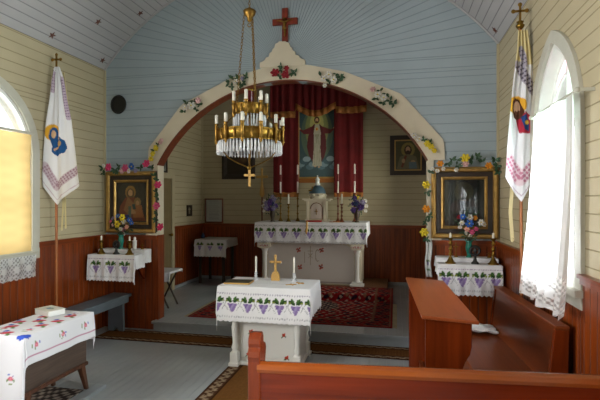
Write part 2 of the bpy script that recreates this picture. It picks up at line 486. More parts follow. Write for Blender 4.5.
# ceiling: long boards bent round the vault
mb = MB(); amax = math.asin(HW/VR); nb = int(2*amax*VR/.095)
cxm = (XL+XR)/2
for k in range(nb):
    a, b = -amax+2*amax*k/nb, -amax+2*amax*(k+1)/nb
    P = lambda an, y, dep: (cxm+math.sin(an)*(VR+dep), y, VZ+math.cos(an)*(VR+dep))
    g = .005/VR
    for y0, y1 in ((YB, YW), (YW, YC)):
        v = [P(an, y, dep) for an, dep in ((a, DG), (a+g, 0), (b-g, 0), (b, DG)) for y in (y0, y1)]
        mb.add(v, [(0, 1, 3, 2)], 1); mb.add(v, [(2, 3, 5, 4)], 0); mb.add(v, [(4, 5, 7, 6)], 1)
        w = [P(an, y, dep) for an, dep in ((a, DG), (b, DG), (a, .1), (b, .1)) for y in (y0, y1)]
        mb.add(w, [(4, 5, 7, 6)], 1)
tag(mb.build('ceiling', [M['ceil'], M['ceil_gap']], recentre=False), kind='structure')
# thin mouldings: vault edge on the partition, corner beads
mb = MB(); mb.tube([(cxm+math.sin(a)*(VR-.008), YW-.012, VZ+math.cos(a)*(VR-.008)) for a in np.linspace(-amax, amax, 40)], .013, 6)
tag(mb.build('trim_8', M['ceil'], recentre=False), kind='structure')
mb = MB()
for x in (XL+.012, XR-.012): mb.box(x-.012, x+.012, YW-.024, YW, ZC+.012, ZW-.01)
tag(mb.build('trim_9', M['cream'], recentre=False), kind='structure')
for i, (x, y) in enumerate(((XL+.012, YC-.012),)):
    mb = MB(); mb.box(x-.012, x+.012, y-.012, y+.012, ZC+.012, ZW); tag(mb.build('trim_10', M['cream'], recentre=False), kind='structure')

# floors
def planks(mb, x0, x1, y0, y1, z, p=.085, g=.0015):
    for a0, a1 in rows(x0, x1, p): board(mb, lambda s, a, dep: (a, s, z-dep), a0, a1, y0, y1, y0, y1, g=g, d=.003)
mb = MB(); planks(mb, XL, XR, YB, YW+.1, 0); mb.box(XL-.15, XR+.15, YB-.15, YC+.15, -.15, -.004, 1)
tag(mb.build('floor', [M['floor'], M['floor_gap']], recentre=False), kind='structure')
PZ = .13
mb = MB(); planks(mb, JL-.02, JR+.02, YW-.10, YW+.1, PZ); planks(mb, XL, XR, YW+.1, YC, PZ)
mb.box(JL-.02, JR+.02, YW-.07, YW+.13, 0, PZ-.004, 2); mb.box(JL-.03, JR+.03, YW-.105, YW-.06, PZ-.032, PZ-.001, 2)
mb.box(XL, XR, YW+.125, YC, 0, PZ-.004, 1)
tag(mb.build('floor_chancel', [M['floor'], M['floor_gap'], M['step']], recentre=False), kind='structure')
# chancel baseboard
mb = MB(); mb.box(XL+.014, XL+.03, YW+.13, DOOR[0]-.07, PZ, PZ+.05); mb.box(XL+.014, XL+.03, DOOR[1]+.07, YC-.014, PZ, PZ+.05); mb.box(XL+.014, XR-.014, YC-.03, YC-.014, PZ, PZ+.05)
tag(mb.build('baseboard_chancel', M['step'], recentre=False), kind='structure')
# predella under the altar
PRE = PZ+.115
mb = MB(); mb.box(-2.60, -.12, 6.80, YC-.03, PZ, PRE); tag(mb.build('trim_11', M['runnerb'], recentre=False, bevel=.006), kind='structure')

# windows ------------------------------------------------------------
def gothic(w, zs, rise, z0, n=10):
    pts = [(-w, z0)]
    zz = [zs+rise*math.sin(PI/2*i/n) for i in range(n+1)]
    pts += [(-ghw(z, w, zs, rise), z) for z in zz]
    return pts+[(-x, z) for x, z in reversed(pts[:-1])]
def window(i, X, sg, yc, coloured=True):
    """sg +1: room at +x"""
    nm = 'window_%d' % i
    root = bpy.data.objects.new(nm, None); COL.objects.link(root); root['kind'] = 'structure'; root.location = (X, yc, WZ0)
    def ring(mb, o, q, x0, x1, mi=0):
        n = len(o)
        for k in range(n-1):
            mb.hexa([(x0, *o[k]), (x0, *o[k+1]), (x0, *q[k+1]), (x0, *q[k]), (x1, *o[k]), (x1, *o[k+1]), (x1, *q[k+1]), (x1, *q[k])], mi)
    L = lambda pts: [(p[0], p[1]-WZ0) for p in pts]
    mb = MB()
    o = L(gothic(WW+.10, WZS, WRISE+.09, WZ0-.06)); q = L(gothic(WW, WZS, WRISE, WZ0-.06))
    ring(mb, o, q, -sg*.0, sg*.025); mb.build('casing', M['wtrim'], root, bevel=.002)
    mb = MB(); ring(mb, L(gothic(WW+.01, WZS, WRISE+.01, WZ0)), L(gothic(WW-.03, WZS, WRISE-.04, WZ0)), -sg*.15, 0); mb.build('jamb', M['white'], root)
    mb = MB(); a, b = sorted((-sg*.15, sg*.06)); mb.box(a, b, -WW-.11, WW+.06, -.035, .012); a, b = sorted((0, sg*.022)); mb.box(a, b, -WW-.1, WW+.05, -.11, -.035); mb.build('sill', M['wtrim'], root, bevel=.004)
    mb = MB(); ring(mb, L(gothic(WW-.03, WZS, WRISE-.04, WZ0)), L(gothic(WW-.075, WZS, WRISE-.10, WZ0)), -sg*.12, -sg*.08)
    for y0, y1, z0, z1 in ((-.37, .37, 0, .06), (-.37, .37, .50, .55), (-.012, .012, .05, .5), (-.38, .38, 1.02, 1.06), (-.012, .012, .55, 1.02), (-.012, .012, 1.06, 1.62)):
        a, b = sorted((-sg*.12, -sg*.08)); mb.box(a, b, y0, y1, z0, z1)
    # curved tracery in the head
    for s2 in ((-1, 1) if sg < 0 else ()):
        mb.tube([(-sg*.1, s2*.37*math.cos(t), 1.06+.42*math.sin(t)) for t in np.linspace(0, PI/2, 8)], .012, 6)
    mb.build('sash', M['white'], root)
    for nm2, m, f in (('pane', M['pane'], lambda y, z: (z < 1.04)), ('coloured_pane', M['panered'] if sg < 0 else M['pane'], lambda y, z: (z >= 1.04 and ((z-1.06)/.42)**2+(y/.37)**2 > 1)), ('head_pane', M['panegreen'] if sg < 0 else M['pane'], lambda y, z: (z >= 1.04 and not ((z-1.06)/.42)**2+(y/.37)**2 > 1))):
        mb = MB(); k = 24
        ys = np.linspace(-.37, .37, k+1); zz = np.linspace(.03, 1.62, 54)
        for u in range(k):
            for w in range(53):
                y, z = (ys[u]+ys[u+1])/2, (zz[w]+zz[w+1])/2
                if abs(y) < ghw(z+WZ0, WW-.05, WZS, WRISE-.07) and f(y, z):
                    mb.add([(-sg*.1, ys[u], zz[w]), (-sg*.1, ys[u+1], zz[w]), (-sg*.1, ys[u+1], zz[w+1]), (-sg*.1, ys[u], zz[w+1])], [(0, 1, 2, 3)])
        if mb.f: mb.build(nm2, m, root)
for i, yc in enumerate(reversed(WINL)): window(i+1, XL, 1, yc)
for i, yc in enumerate(reversed(WINR)): window(i+4, XR, -1, yc)

# doors
def door(i, loc, rz, w, h, m):
    root = bpy.data.objects.new('door_%d' % i, None); COL.objects.link(root); root['kind'] = 'structure'; root.location = loc; root.rotation_euler = (0, 0, rz)
    mb = MB(); mb.box(-w/2, w/2, -.02, .0, 0, h)
    for z0, z1 in ((.15, .85), (1.0, h-.15)):
        for x0, x1 in ((-w/2+.1, -.04), (.04, w/2-.1)): mb.frame(x1-x0, z1-z0, [(0, .02), (.01, .03), (.02, .024)]); 
    mb2 = MB(); mb2.box(-w/2, w/2, -.02, .0, 0, h)
    for z0, z1 in ((.15, .85), (1.0, h-.15)):
        for x0, x1 in ((-w/2+.1, -.04), (.04, w/2-.1)): mb2.box(x0, x1, -.028, -.02, z0, z1)
    mb2.build('panel', m, root, bevel=.004)
    mb = MB(); mb.box(-w/2-.09, -w/2, -.045, 0, 0, h+.09); mb.box(w/2, w/2+.09, -.045, 0, 0, h+.09); mb.box(-w/2, w/2, -.045, 0, h, h+.09); mb.build('casing', M['cream'], root, bevel=.003)
    mb = MB(); mb.ell((w/2-.07, -.07, .95), .028); mb.tube([(w/2-.07, -.02, .95), (w/2-.07, -.06, .95)], .01); mb.build('knob', M['oldbrass'], root)
door(1, (XL+.0, (DOOR[0]+DOOR[1])/2, PZ), -PI/2+PI, DOOR[1]-DOOR[0]-.1, 1.90, mat('tan_door_paint', '#7d6c4c', .5, var=.06))
door(2, (CX, YB+.0, 0), PI, 1.2, 2.2, M['white'])

# ------------------------------------------------------------------ light
w = bpy.data.worlds.new('world'); S.world = w; w.use_nodes = True
bg = w.node_tree.nodes['Background']; bg.inputs[0].default_value = (.85, .93, 1, 1); bg.inputs[1].default_value = 1.6
def area(name, loc, rot, sx, sy, power, col=(1, 1, 1)):
    l = bpy.data.lights.new(name, 'AREA'); l.shape = 'RECTANGLE'; l.size = sx; l.size_y = sy; l.energy = power; l.color = col
    o = bpy.data.objects.new(name, l); COL.objects.link(o); o.location = loc; o.rotation_euler = rot
PWR = [40, 95, 95]
for k, yc in enumerate(reversed(WINL)): area('daylight', (XL-.32, yc, 1.95), (0, -PI/2, 0), 1.8, 1.0, [20, 240, 240][k], (1, .98, .95))
for k, yc in enumerate(reversed(WINR)): area('daylight', (XR+.32, yc, 1.95), (0, PI/2, 0), 1.8, 1.0, [62, 120, 235, 225][k], (1, .93, .8) if yc > 5 else (.96, .98, 1))  # warm lamp is an added fill behind the unseen chancel window

# ------------------------------------------------------------------ soft furnishing tools
def cloth(name, label, cat, x0, x1, y0, y1, z, dl, dr, df, db, paint, res=.011, flare=.05, rip=.012, wl=.13, scal=None, group=None, m=None, rot=0):
    xc = (x0+x1)/2; U = ar(x0-dl, x1+dr, res); V = ar(y0-df, y1+db, res)
    def pos(u, v):
        u = u+xc; v = v+y0
        cu = np.clip(u, x0, x1); cv = np.clip(v, y0, y1); du, dv = u-cu, v-cv
        L = np.hypot(du, dv); k = np.maximum(L, 1e-9); dx, dy = du/k, dv/k
        corner = (np.abs(du) > 1e-6) & (np.abs(dv) > 1e-6)
        per = np.where(np.abs(dv) >= np.abs(du), cu, cv)
        an = np.arctan2(dv, du)
        wave = np.where(corner, np.cos(4*an), np.sin(2*PI*per/wl)*np.sin(PI*per/wl*.37+1))
        out = .006+flare*L+rip*wave*np.minimum(1, L/.12)
        out = np.where(L < 1e-6, 0, out)
        LL = L*(1+(scal[1]*np.abs(np.sin(PI*(cu+cv+an*.1)/scal[0])) if scal else 0))
        return cu+dx*out, cv+dy*out, z+.004-LL+.0*u
    o = sheet(name, U-xc, V-y0, pos, paint, m or M['cloth'], thick=.003)
    return tag(o, label, cat, group)

def grapes(P, x, y, s=1, scroll=True):
    if scroll:
        P.l([(x-.055*s, y+.005), (x-.07*s, y-.02*s), (x-.05*s, y-.045*s), (x-.035*s, y-.07*s)], .006, '#a4a4ac')
        P.l([(x+.05*s, y-.0), (x+.06*s, y-.03*s), (x+.04*s, y-.06*s)], .006, '#a4a4ac')
    for i, (a, n) in enumerate(((0, 4), (-.018, 3), (-.036, 2), (-.052, 1))):
        for k in range(n):
            P.e(x+(k-(n-1)/2)*.019*s, y+a*s-.018*s, .0115*s, .0115*s, ['#8d78ae', '#7b66a0', '#a091c0'][(i+k) % 3])
    for sx in (-1, 1):
        P.e(x+sx*.03*s, y+.016*s, .03*s, .014*s, '#2c4a24', rot=sx*25); P.e(x+sx*.022*s, y+.03*s, .02*s, .01*s, '#456a2e', rot=sx*50)
        P.e(x+sx*.05*s, y+.012*s, .012*s, .008*s, '#7d8a3a', rot=-sx*30)

def cross_stitch(P, x, y, s=1, c='#cc6a80'):
    s *= .82; c = {'#b8384a': '#c65a6a'}.get(c, c)
    P.e(x, y, .02*s, .017*s, c); P.e(x, y, .009*s, .008*s, '#e59a9a')
    P.e(x-.028*s, y-.012*s, .012*s, .007*s, '#6c8450', rot=30); P.e(x+.028*s, y-.012*s, .012*s, .007*s, '#6c8450', rot=-30)
    P.e(x-.012*s, y+.03*s, .008*s, .008*s, '#3a53b4'); P.e(x+.016*s, y+.024*s, .006*s, .006*s, '#7c6aa8'); P.e(x, y-.04*s, .02*s, .005*s, '#7a8a50')

# ------------------------------------------------------------------ tetrapod table in the aisle
t = thing('altar_table', 'small white altar table with turned corner columns standing in the centre aisle', 'table', (-1.25, 4.50, 0.0095))
mb = MB(); mb.box(-.35, .35, -.22, .24, .0, .03); mb.box(-.32, .32, -.17, .215, .03, .70)
mb.build('cabinet', M['white'], t, bevel=.006)
P = Paint('#dcdcd8')
for x, z in ((-.17, .33), (.17, .31), (-.04, .20), (.2, .09), (-.2, .1)):
    P.e(x, z, .018, .016, '#a8321e'); P.e(x+.012, z+.013, .009, .009, '#c8452a'); P.e(x-.015, z-.02, .012, .007, '#3a5a30', rot=40); P.e(x+.02, z-.015, .01, .005, '#3a5a30', rot=-40)
sheet('front_panel', ar(-.28, .28, .008), ar(.06, .68, .008), lambda u, v: (u, -.174+0*u, v), P, M['paintv'], t, thick=.004)
mb = MB(); mb.box(-.455, .455, -.26, .25, .76, .788); mb.box(-.36, .36, -.24, .24, .70, .76); mb.build('tabletop', M['white'], t, bevel=.004)
for sx in (-1, 1):
    for sy in (-1, 1):
        mb = MB(); mb.box(sx*.32-.05, sx*.32+.05, sy*.225-.05, sy*.225+.05, 0, .03); mb.box(sx*.32-.038, sx*.32+.038, sy*.225-.038, sy*.225+.038, .03, .13)
        mb.lathe([(.038, .13), (.03, .14), (.022, .15), (.034, .18), (.022, .22), (.026, .30), (.033, .38), (.024, .43), (.036, .45), (.024, .48), (.022, .55), (.034, .62), (.036, .66), (.026, .70)], (sx*.32, sy*.225, 0), 14)
        mb.build('column', M['white'], t)
P = Paint('#ededf0')
for k in range(-3, 4): grapes(P, k*.16+.01, -.15, 1.2)
P.l([(-.6, -.05), (.6, -.05)], .006, '#9b9ba6'); 
for k in range(46): P.e(-.56+k*.0245, -.066, .007, .007, '#a9a4b6')
for k in range(46): P.e(-.56+k*.0245, -.29, .006, .009, '#b6b6bd')
P.l([(-.2, .2), (.0, .24), (.2, .2)], .008, '#c4c4cc')

cloth('tablecloth', 'white cloth embroidered with purple grapes over the aisle altar table', 'tablecloth', -1.73, -.795, 4.225, 4.77, .80, .27, .27, .335, .18, P, res=.0085, rip=.007, flare=.03, scal=(.05, .035))

# things on the tetrapod
mb = MB(); mb.box(-.135, .135, -.1, .1, 0, .016, 0); mb.box(-.128, .128, -.092, .092, .016, .02, 1)
o = mb.build('book', [M['goldpaint'], mat('book_cover', '#3f3b30', .4, var=.3, scale=30)], bevel=.002); o.location = (-1.575, 4.42, .8055); o.rotation_euler = (0, 0, .06)
tag(o, 'flat dark covered book with a gold rim lying on the aisle altar table', 'book')
def plate(): pass
t = thing('altar_cross', 'gold coloured wooden cross on a rounded foot standing on the aisle altar table', 'cross', (-1.241, 4.62, .806))
mb = MB(); mb.prism([(-.045, 0), (.045, 0), (.045, .05), (.03, .085), (.012, .10), (-.012, .10), (-.03, .085), (-.045, .05)], -.018, .018, 'xz'); mb.build('foot', M['goldpaint'], t, bevel=.003)
mb = MB(); mb.box(-.011, .011, -.008, .008, .09, .26); mb.box(-.048, .048, -.008, .008, .185, .208)
for x, z in ((-.05, .196), (.05, .196), (0, .262)): mb.ell((x, 0, z), (.016, .009, .016))
mb.build('cross_bar', M['goldpaint'], t, bevel=.002)
def crystal_candle(px, label):
    p = at(px, 278.5, Y=4.62)
    t = thing('candle_holder', label, 'candle holder', (p.x, 4.62, .806), group=None)
    mb = MB(); mb.lathe([(.03, 0), (.032, .008), (.012, .02), (.012, .03), (.02, .042), (.01, .055), (.02, .07), (.012, .078), (.02, .088)], n=12); mb.build('holder', M['crystal'], t)
    mb = MB(); mb.lathe([(.0105, .08), (.0105, .245), (.004, .252)], n=10); mb.tube([(0, 0, .25), (0, 0, .26)], .0015, 5); mb.build('candle', M['candle'], t)
crystal_candle(256, 'left of two crystal holders with a white candle beside the wooden table cross')
crystal_candle(294, 'right of two crystal holders with a white candle on the aisle altar table')
for px, py, a, lb in ((291, 284.5, .5, 'small gold cross lying flat on the aisle table near the right candle'), (300, 283, -.6, 'pale gold hand cross lying at the right end of the aisle table')):
    p = at(px, py, Z=.81)
    mb = MB(); mb.box(-.055, .055, -.008, .008, 0, .008); mb.box(.0, .018, -.035, .035, .0, .0078)
    o = mb.build('hand_cross', M['goldpaint'], bevel=.002); o.location = (p.x, p.y, .8055); o.rotation_euler = (0, 0, a); tag(o, lb, 'cross')

# ------------------------------------------------------------------ runners and rugs
def rough_noise(seed, amt):
    rg = np.random.RandomState(seed)
    def f(U, V, C): C[:, :3] *= (1-amt+2*amt*rg.rand(len(U)))[:, None]
    return f
def brighter(amount):
    def f(U, V, C): C[:, :3] = np.minimum(.9, C[:, :3]*amount)
    return f
def runner(name, label, x0, x1, y0, y1, along):
    P = Paint('#5e3d20')
    W = (x1-x0) if along == 'y' else (y1-y0)
    def f(U, V, C):
        a, b = (U-x0, V) if along == 'y' else (V-y0, U)
        e = np.minimum(a, W-a); B = .085 if along == 'x' else .125
        C[:, :3] = lin('#5e3a1c' if along == 'x' else '#6b4824')
        C[(np.sin(a*190)+np.sin(b*190)) > 1.2, :3] = lin('#6e4a26')
        C[e < B, :3] = lin('#4a3020')
        bd = (e > .018) & (e < B-.012); q = (e-.018)/(B-.03)
        wv = np.abs(q-.5-.30*np.sin(b*62)) < .17
        dots = (np.sin(b*124+.6)*np.sin(q*9.4) > .55)
        C[bd & (wv | dots), :3] = lin('#94826a')
        C[(e > B) & (e < B+.012), :3] = lin('#35200f')
        C[e < .010, :3] = lin('#3c2010')
    P.fn(f).fn(rough_noise(1, .12))
    U = ar(x0, x1, .009); V = ar(y0, y1, .009)
    if along == 'y': V = ar(y0, y1, .012)
    else: U = ar(x0, x1, .012)
    tag(sheet(name, U, V, lambda u, v: (u, v, (.0055 if along == 'x' else .0055)+0*u), P, M['rug'], thick=.006), label, 'carpet')
runner('carpet_runner', 'brown carpet runner with cream scroll borders laid across before the chancel step', -3.55, .75, 4.78, 5.175, 'x')
runner('carpet_runner', 'brown carpet runner with cream scroll border leading down the aisle under the table', -1.62, -.92, .2, 4.75, 'y')

RX0, RX1, RY0, RY1 = -2.66, -.03, 5.47, 7.36
P = Paint('#6e1518')
def rugf(U, V, C):
    cx = (RX0+RX1)/2; a = np.minimum(U-RX0, RX1-U); b = V-RY0; s = np.minimum(a, np.minimum(b, 2.2-b))
    x = np.abs(U-cx); y = V-(RY0+.95)
    red, dk, cr, tan = lin('#731619'), lin('#1f1622'), lin('#94806e'), lin('#6e4c3a')
    C[:, :3] = red
    k = s < .26; C[k, :3] = dk
    m = (np.sin(U*29+2*np.sin(V*20))*np.sin(V*38+np.sin(U*11)) > -.1); C[k & m, :3] = red
    m = (np.sin(U*61+1+np.sin(V*30))*np.sin(V*70+np.sin(U*9)) > .5); C[k & m, :3] = tan
    for e0, e1, c in ((0, .02, red), (.03, .045, tan), (.24, .26, tan)):
        k2 = (s >= e0) & (s < e1); C[k2, :3] = c
    i = s >= .26
    m = np.sin(x*30+3*np.sin(y*9))*np.sin(y*33) > .35; C[i & m, :3] = dk
    m = np.sin(x*44+1+2*np.sin(y*13))*np.sin(y*50+2) > .62; C[i & m, :3] = cr
    m = np.sin(x*24+2*np.sin(y*17))*np.sin(y*21+1) > .75; C[i & m, :3] = tan
    k3 = ((x/.55)**2+(y/.34)**2 < 1); C[k3, :3] = dk
    k4 = k3 & (np.sin(x*60)*np.sin(y*60) > .3); C[k4, :3] = cr
    k4 = ((x/.32)**2+(y/.18)**2 < 1); C[k4, :3] = red
    k4 = k4 & (np.sin(x*70)*np.sin(y*70) > .5); C[k4, :3] = cr
P.fn(rugf).fn(rough_noise(2, .2))
def rugpos(u, v):
    s = v; y = np.where(s < 6.785, s, np.where(s < 6.785+.115, 6.785+(s-6.785)*.05, s-.115+.008))
    z = np.where(s < 6.785, PZ, np.where(s < 6.9, PZ+(s-6.785), PRE))+.007
    return u, y, z
t = thing('oriental_rug', 'crimson oriental rug with dark borders spread on the chancel floor before the altar', 'rug', (0, 0, 0))
sheet('pile', ar(RX0, RX1, .016), ar(RY0, RY1+.1, .016), rugpos, P, M['rug'], t, thick=.008)
frm = mat('rug_fringe', '#9d8f74', .9)
for x, sg in ((RX0, -1), (RX1, 1)):
    mb = MB()
    for k in range(95):
        y = RY0+.01+k*.0135+random.uniform(-.003, .003)
        if y > 6.76: break
        mb.tube([(x-sg*.006, y, PZ+.008), (x+sg*.03, y+random.uniform(-.006, .006), PZ+.005), (x+sg*.055, y+random.uniform(-.01, .01), PZ+.004)], .0028, 4)
    mb.build('fringe', frm, t)

# ------------------------------------------------------------------ high altar
AX, AY, AZB = -1.40, 7.40, PRE
AT = 1.285
t = thing('high_altar', 'white high altar with corner columns and painted front panel on the chancel step', 'altar', (AX, AY, AZB))
hz = AT-AZB
mb = MB(); mb.box(-.85, .85, .09, .80, .0, hz-.03); mb.build('body', M['trim'], t, bevel=.004)
mb = MB(); mb.box(-.94, .94, .0, .82, hz-.03, hz); mb.build('altar_slab', M['trim'], t, bevel=.004)
P = Paint('#c8c2be')
P.r(-.80, .80, .03, .05, '#8f8884')
for x, z, in ((-.205, .575), (.19, .58), (-.18, .285), (.18, .30)):
    for d in ((-.024, .012), (.018, .026), (.022, -.018), (-.012, -.028)): P.e(x+d[0], z+d[1], .02, .015, '#a23a22', rot=random.randint(0, 90))
    P.e(x, z, .013, .013, '#4a2a1a')
P.l([(-.10, .36), (-.10, .54)], .012, '#8c7d66').l([(0, .33), (0, .64)], .012, '#8c7d66').l([(-.045, .56), (.045, .56)], .012, '#8c7d66').l([(-.035, .44), (.035, .52)], .008, '#8c7d66').l([(.035, .44), (-.035, .52)], .008, '#8c7d66')
P.l([(.145, .56), (.125, .585), (.105, .575), (.09, .54), (.088, .48), (.095, .42), (.115, .39), (.14, .40)], .012, '#8c7d66')
for k in range(24): P.e(0, .33+k*.013, .008, .004, '#8e7a58')
sheet('front_panel', ar(-.74, .74, .009), ar(.02, hz-.04, .009), lambda u, v: (u, .08+0*u, v), P, M['paintv'], t, thick=.004)
for sx in (-1, 1):
    mb = MB(); c = (sx*.79, .06, 0)
    mb.box(c[0]-.11, c[0]+.11, -.04, .14, 0, .035); mb.box(c[0]-.085, c[0]+.085, -.02, .12, .035, .07)
    mb.lathe([(.05, .07), (.045, .1), (.036, .12), (.034, .48), (.045, .50), (.036, .52), (.055, .57), (.065, .60)], c, 16)
    mb.build('column', M['white'], t)
    P = Paint('#c6c0b8')
    for k in range(6): P.l([(sx*.79-.08+k*.028, .635), (sx*.79-.08+k*.028+(.012 if k % 2 else 0), .66)], .01, '#a02a20'); P.l([(sx*.79-.085+k*.028, .637+(k % 3)*.01), (sx*.79-.07+k*.028, .637+(k % 3)*.01)], .007, '#a02a20')
    mb = MB(); mb.prism([(sx*.79-.11, .69), (sx*.79-.11, .625), (sx*.79-.06, .60), (sx*.79+.06, .60), (sx*.79+.11, .625), (sx*.79+.11, .69)], -.03, .13, 'xz'); mb.build('capital', M['trim'], t)
    sheet('lettering_board', ar(sx*.79-.095, sx*.79+.095, .005), ar(.628, .672, .005), lambda u, v: (u, -.034+0*u, v), P, M['paintv'], t, thick=.003)
# arched apron between the capitals
mb = MB(); ap = [(-.76, .83), (-.76, .62)]+[(x, .64+.055*(1-(x/.7)**6)) for x in np.linspace(-.7, .7, 15)]+[(.76, .62), (.76, .83), (.76, hz-.03), (-.76, hz-.03)]
mb.prism(ap, .03, .075, 'xz'); mb.build('apron', M['trim'], t)
P = Paint('#e4e4e8')
for k in range(-4, 5): grapes(P, k*.222+.005, -.15, 1.35)
for k in range(-50, 51): P.e(k*.022, -.045, .0085, .005, '#a8a4ac'); P.e(k*.022, -.315, .009, .012, '#a8a8b0')
for k in range(-12, 13): P.l([(k*.09, -.07), (k*.09+.045, -.055), (k*.09+.09, -.07)], .007, '#aaaaaa')
cloth('altar_cloth', 'white altar cloth embroidered with grape clusters and lace hem over the high altar', 'altar cloth', AX-.945, AX+.945, AY-.005, AY+.83, AT, .22, .22, .335, 0, P, res=.0115, rip=.006, flare=.04, wl=.2, scal=(.06, .05))
# gold ribbon hanging over the cloth
p = at(306.5, 222, Y=AY-.05)
mb = MB(); mb.tube([(p.x, AY+.05, AT+.014), (p.x, AY-.022, AT+.012), (p.x+.004, AY-.04, AT-.06), (p.x-.004, AY-.042, AT-.15)], [.012, .014, .016, .022], 8); mb.tube([(p.x-.004, AY-.042, AT-.15), (p.x-.004, AY-.042, AT-.19)], [.02, .008], 8)
tag(mb.build('ribbon_tassel', M['goldpaint']), 'gold ribbon tassel hanging over the front edge of the high altar cloth', 'tassel')

# tabernacle
p = at(317.5, 220, Y=7.82)
t = thing('tabernacle', 'white tabernacle with a blue dome and arched door standing on the high altar', 'tabernacle', (p.x, 7.82, AT+.006))
mb = MB(); mb.box(-.20, .20, -.14, .16, 0, .035); mb.box(-.165, .165, -.11, .14, .035, .36)
for sx in (-1, 1): mb.box(sx*.155-.02, sx*.155+.02, -.13, -.09, .035, .36)
mb.build('body', M['trim'], t, bevel=.004)
mb = MB(); mb.box(-.245, .245, -.16, .17, .375, .40); mb.box(-.215, .215, -.145, .16, .355, .375); mb.build('cornice', M['trim'], t, bevel=.004)
mb = MB(); ar_ = [(-.095, .05), (.095, .05), (.095, .22)]+[(.095*math.cos(a), .22+.095*math.sin(a)) for a in np.linspace(0.2, PI-.2, 9)]+[(-.095, .22)]
mb.prism(ar_, -.122, -.11, 'xz'); d = mb.build('door', mat('tabernacle_door', '#c4b4aa', .5), t, bevel=.003)
mb = MB(); mb.box(-.007, .007, -.127, -.122, .12, .22); mb.box(-.028, .028, -.127, -.122, .175, .188); mb.build('cross', M['oldbrass'], d)
mb = MB(); mb.tube([(x*1.12, -.114, .22+(z-.22)*1.12) for x, z in ar_[1:]], .006, 6); mb.build('door_moulding', M['brownedge'], t)
mb = MB(); mb.lathe([(.15, .40), (.152, .43), (.145, .44), (.145, .485), (.152, .49)], (0, 0, 0), 24)
for k in range(10): a = 2*PI*k/10; mb.ell((.148*math.cos(a), .148*math.sin(a), .46), (.02, .02, .022))
mb.build('drum', M['trim'], t)
mb = MB(); mb.lathe([(.148, .487), (.145, .52), (.13, .565), (.10, .60), (.06, .625), (.03, .635)], n=24); mb.build('dome', mat('dome_blue', '#4d6878', .4, var=.1), t)
mb = MB(); mb.lathe([(.03, .632), (.05, .645), (.05, .66), (.034, .67), (.036, .73), (.045, .735), (.02, .77), (.008, .79)], n=14); mb.ell((0, 0, .80), .014); mb.build('lantern', M['white'], t)
mb = MB(); x = -.075; mb.lathe([(.04, .402), (.036, .41), (.012, .425), (.009, .45)], (x, -.1, 0), 12); mb.box(x-.009, x+.009, -.107, -.093, .44, .60); mb.box(x-.055, x+.055, -.107, -.093, .535, .553)
for q in ((x-.055, .544), (x+.055, .544), (x, .60)): mb.ell((q[0], -.1, q[1]), .015)
o = mb.build('standing_cross', M['brass'], t)
mb = MB(); mb.box(-.13, .13, -.07, .07, 0, .028)
o = mb.build('book', mat('red_cover', '#a01c18', .5), bevel=.003); o.location = (p.x-.02, 7.58, AT+.007); tag(o, 'closed red covered book lying at the foot of the tabernacle', 'book')
mb = MB(); mb.box(-.12, .12, -.05, .05, 0, .008); mb.box(-.05, .05, -.03, .03, .008, .016)
o = mb.build('wooden_board', M['fringe'], bevel=.002); o.location = (p.x+.36, 7.60, AT+.007); tag(o, 'thin orange brown folder lying right of the tabernacle', 'folder')

def candlestick(loc, hb, hc, mb_m, label, group, rb=.045, rc=.011, band=False, tiers=3, spread=None):
    t = thing('candlestick', label, 'candlestick', loc, group=group)
    pr = [(rb, 0), (rb*1.02, .008), (rb*.7, .02), (rb*.42, .05), (.012, .07)]
    for k in range(tiers):
        z = .07+(hb-.10)*(k+.5)/tiers
        pr += [(.010, z-.02), (.021, z-.006), (.021, z+.004), (.010, z+.018)]
    pr += [(.010, hb-.03), (.028, hb-.012), (.03, hb)]
    mb = MB(); mb.lathe(pr, n=14); mb.build('stem', mb_m, t)
    mb = MB(); mb.lathe([(rc, hb-.004), (rc, hb+hc*.98), (rc*.4, hb+hc)], n=10); mb.tube([(0, 0, hb+hc), (0, 0, hb+hc+.012)], .0015, 5); c = mb.build('candle', M['candle'], t)
    if band:
        mb = MB(); mb.lathe([(rc*1.1, hb+hc*.40), (rc*1.1, hb+hc*.66)], n=10); mb.build('band', M['redwax'], c)
    return t
tall = [(280.6, 'first tall candlestick with banded candle from the left on the high altar'), (297.7, 'tall candlestick with banded candle nearest the left side of the tabernacle'), (338, 'tall candlestick with banded candle nearest the right side of the tabernacle'), (354.7, 'tall candlestick with banded candle at the right end of the high altar')]
for px, lb in tall:
    q = at(px, 220, Y=7.80); candlestick((q.x, 7.80, AT+.006), .50, .50, M['oldbrass'] if px < 300 else M['brownedge'], lb, None, rc=.014, band=True)
for px, hb, lb in ((288.5, .31, 'short brass candlestick between the two tall left altar candlesticks'), (341.8, .31, 'short dark candlestick between the tall right altar candlesticks')):
    q = at(px, 221, Y=7.66); candlestick((q.x, 7.66, AT+.006), hb, .17, M['brass'] if px < 300 else M['brownedge'], lb, None, rc=.014)

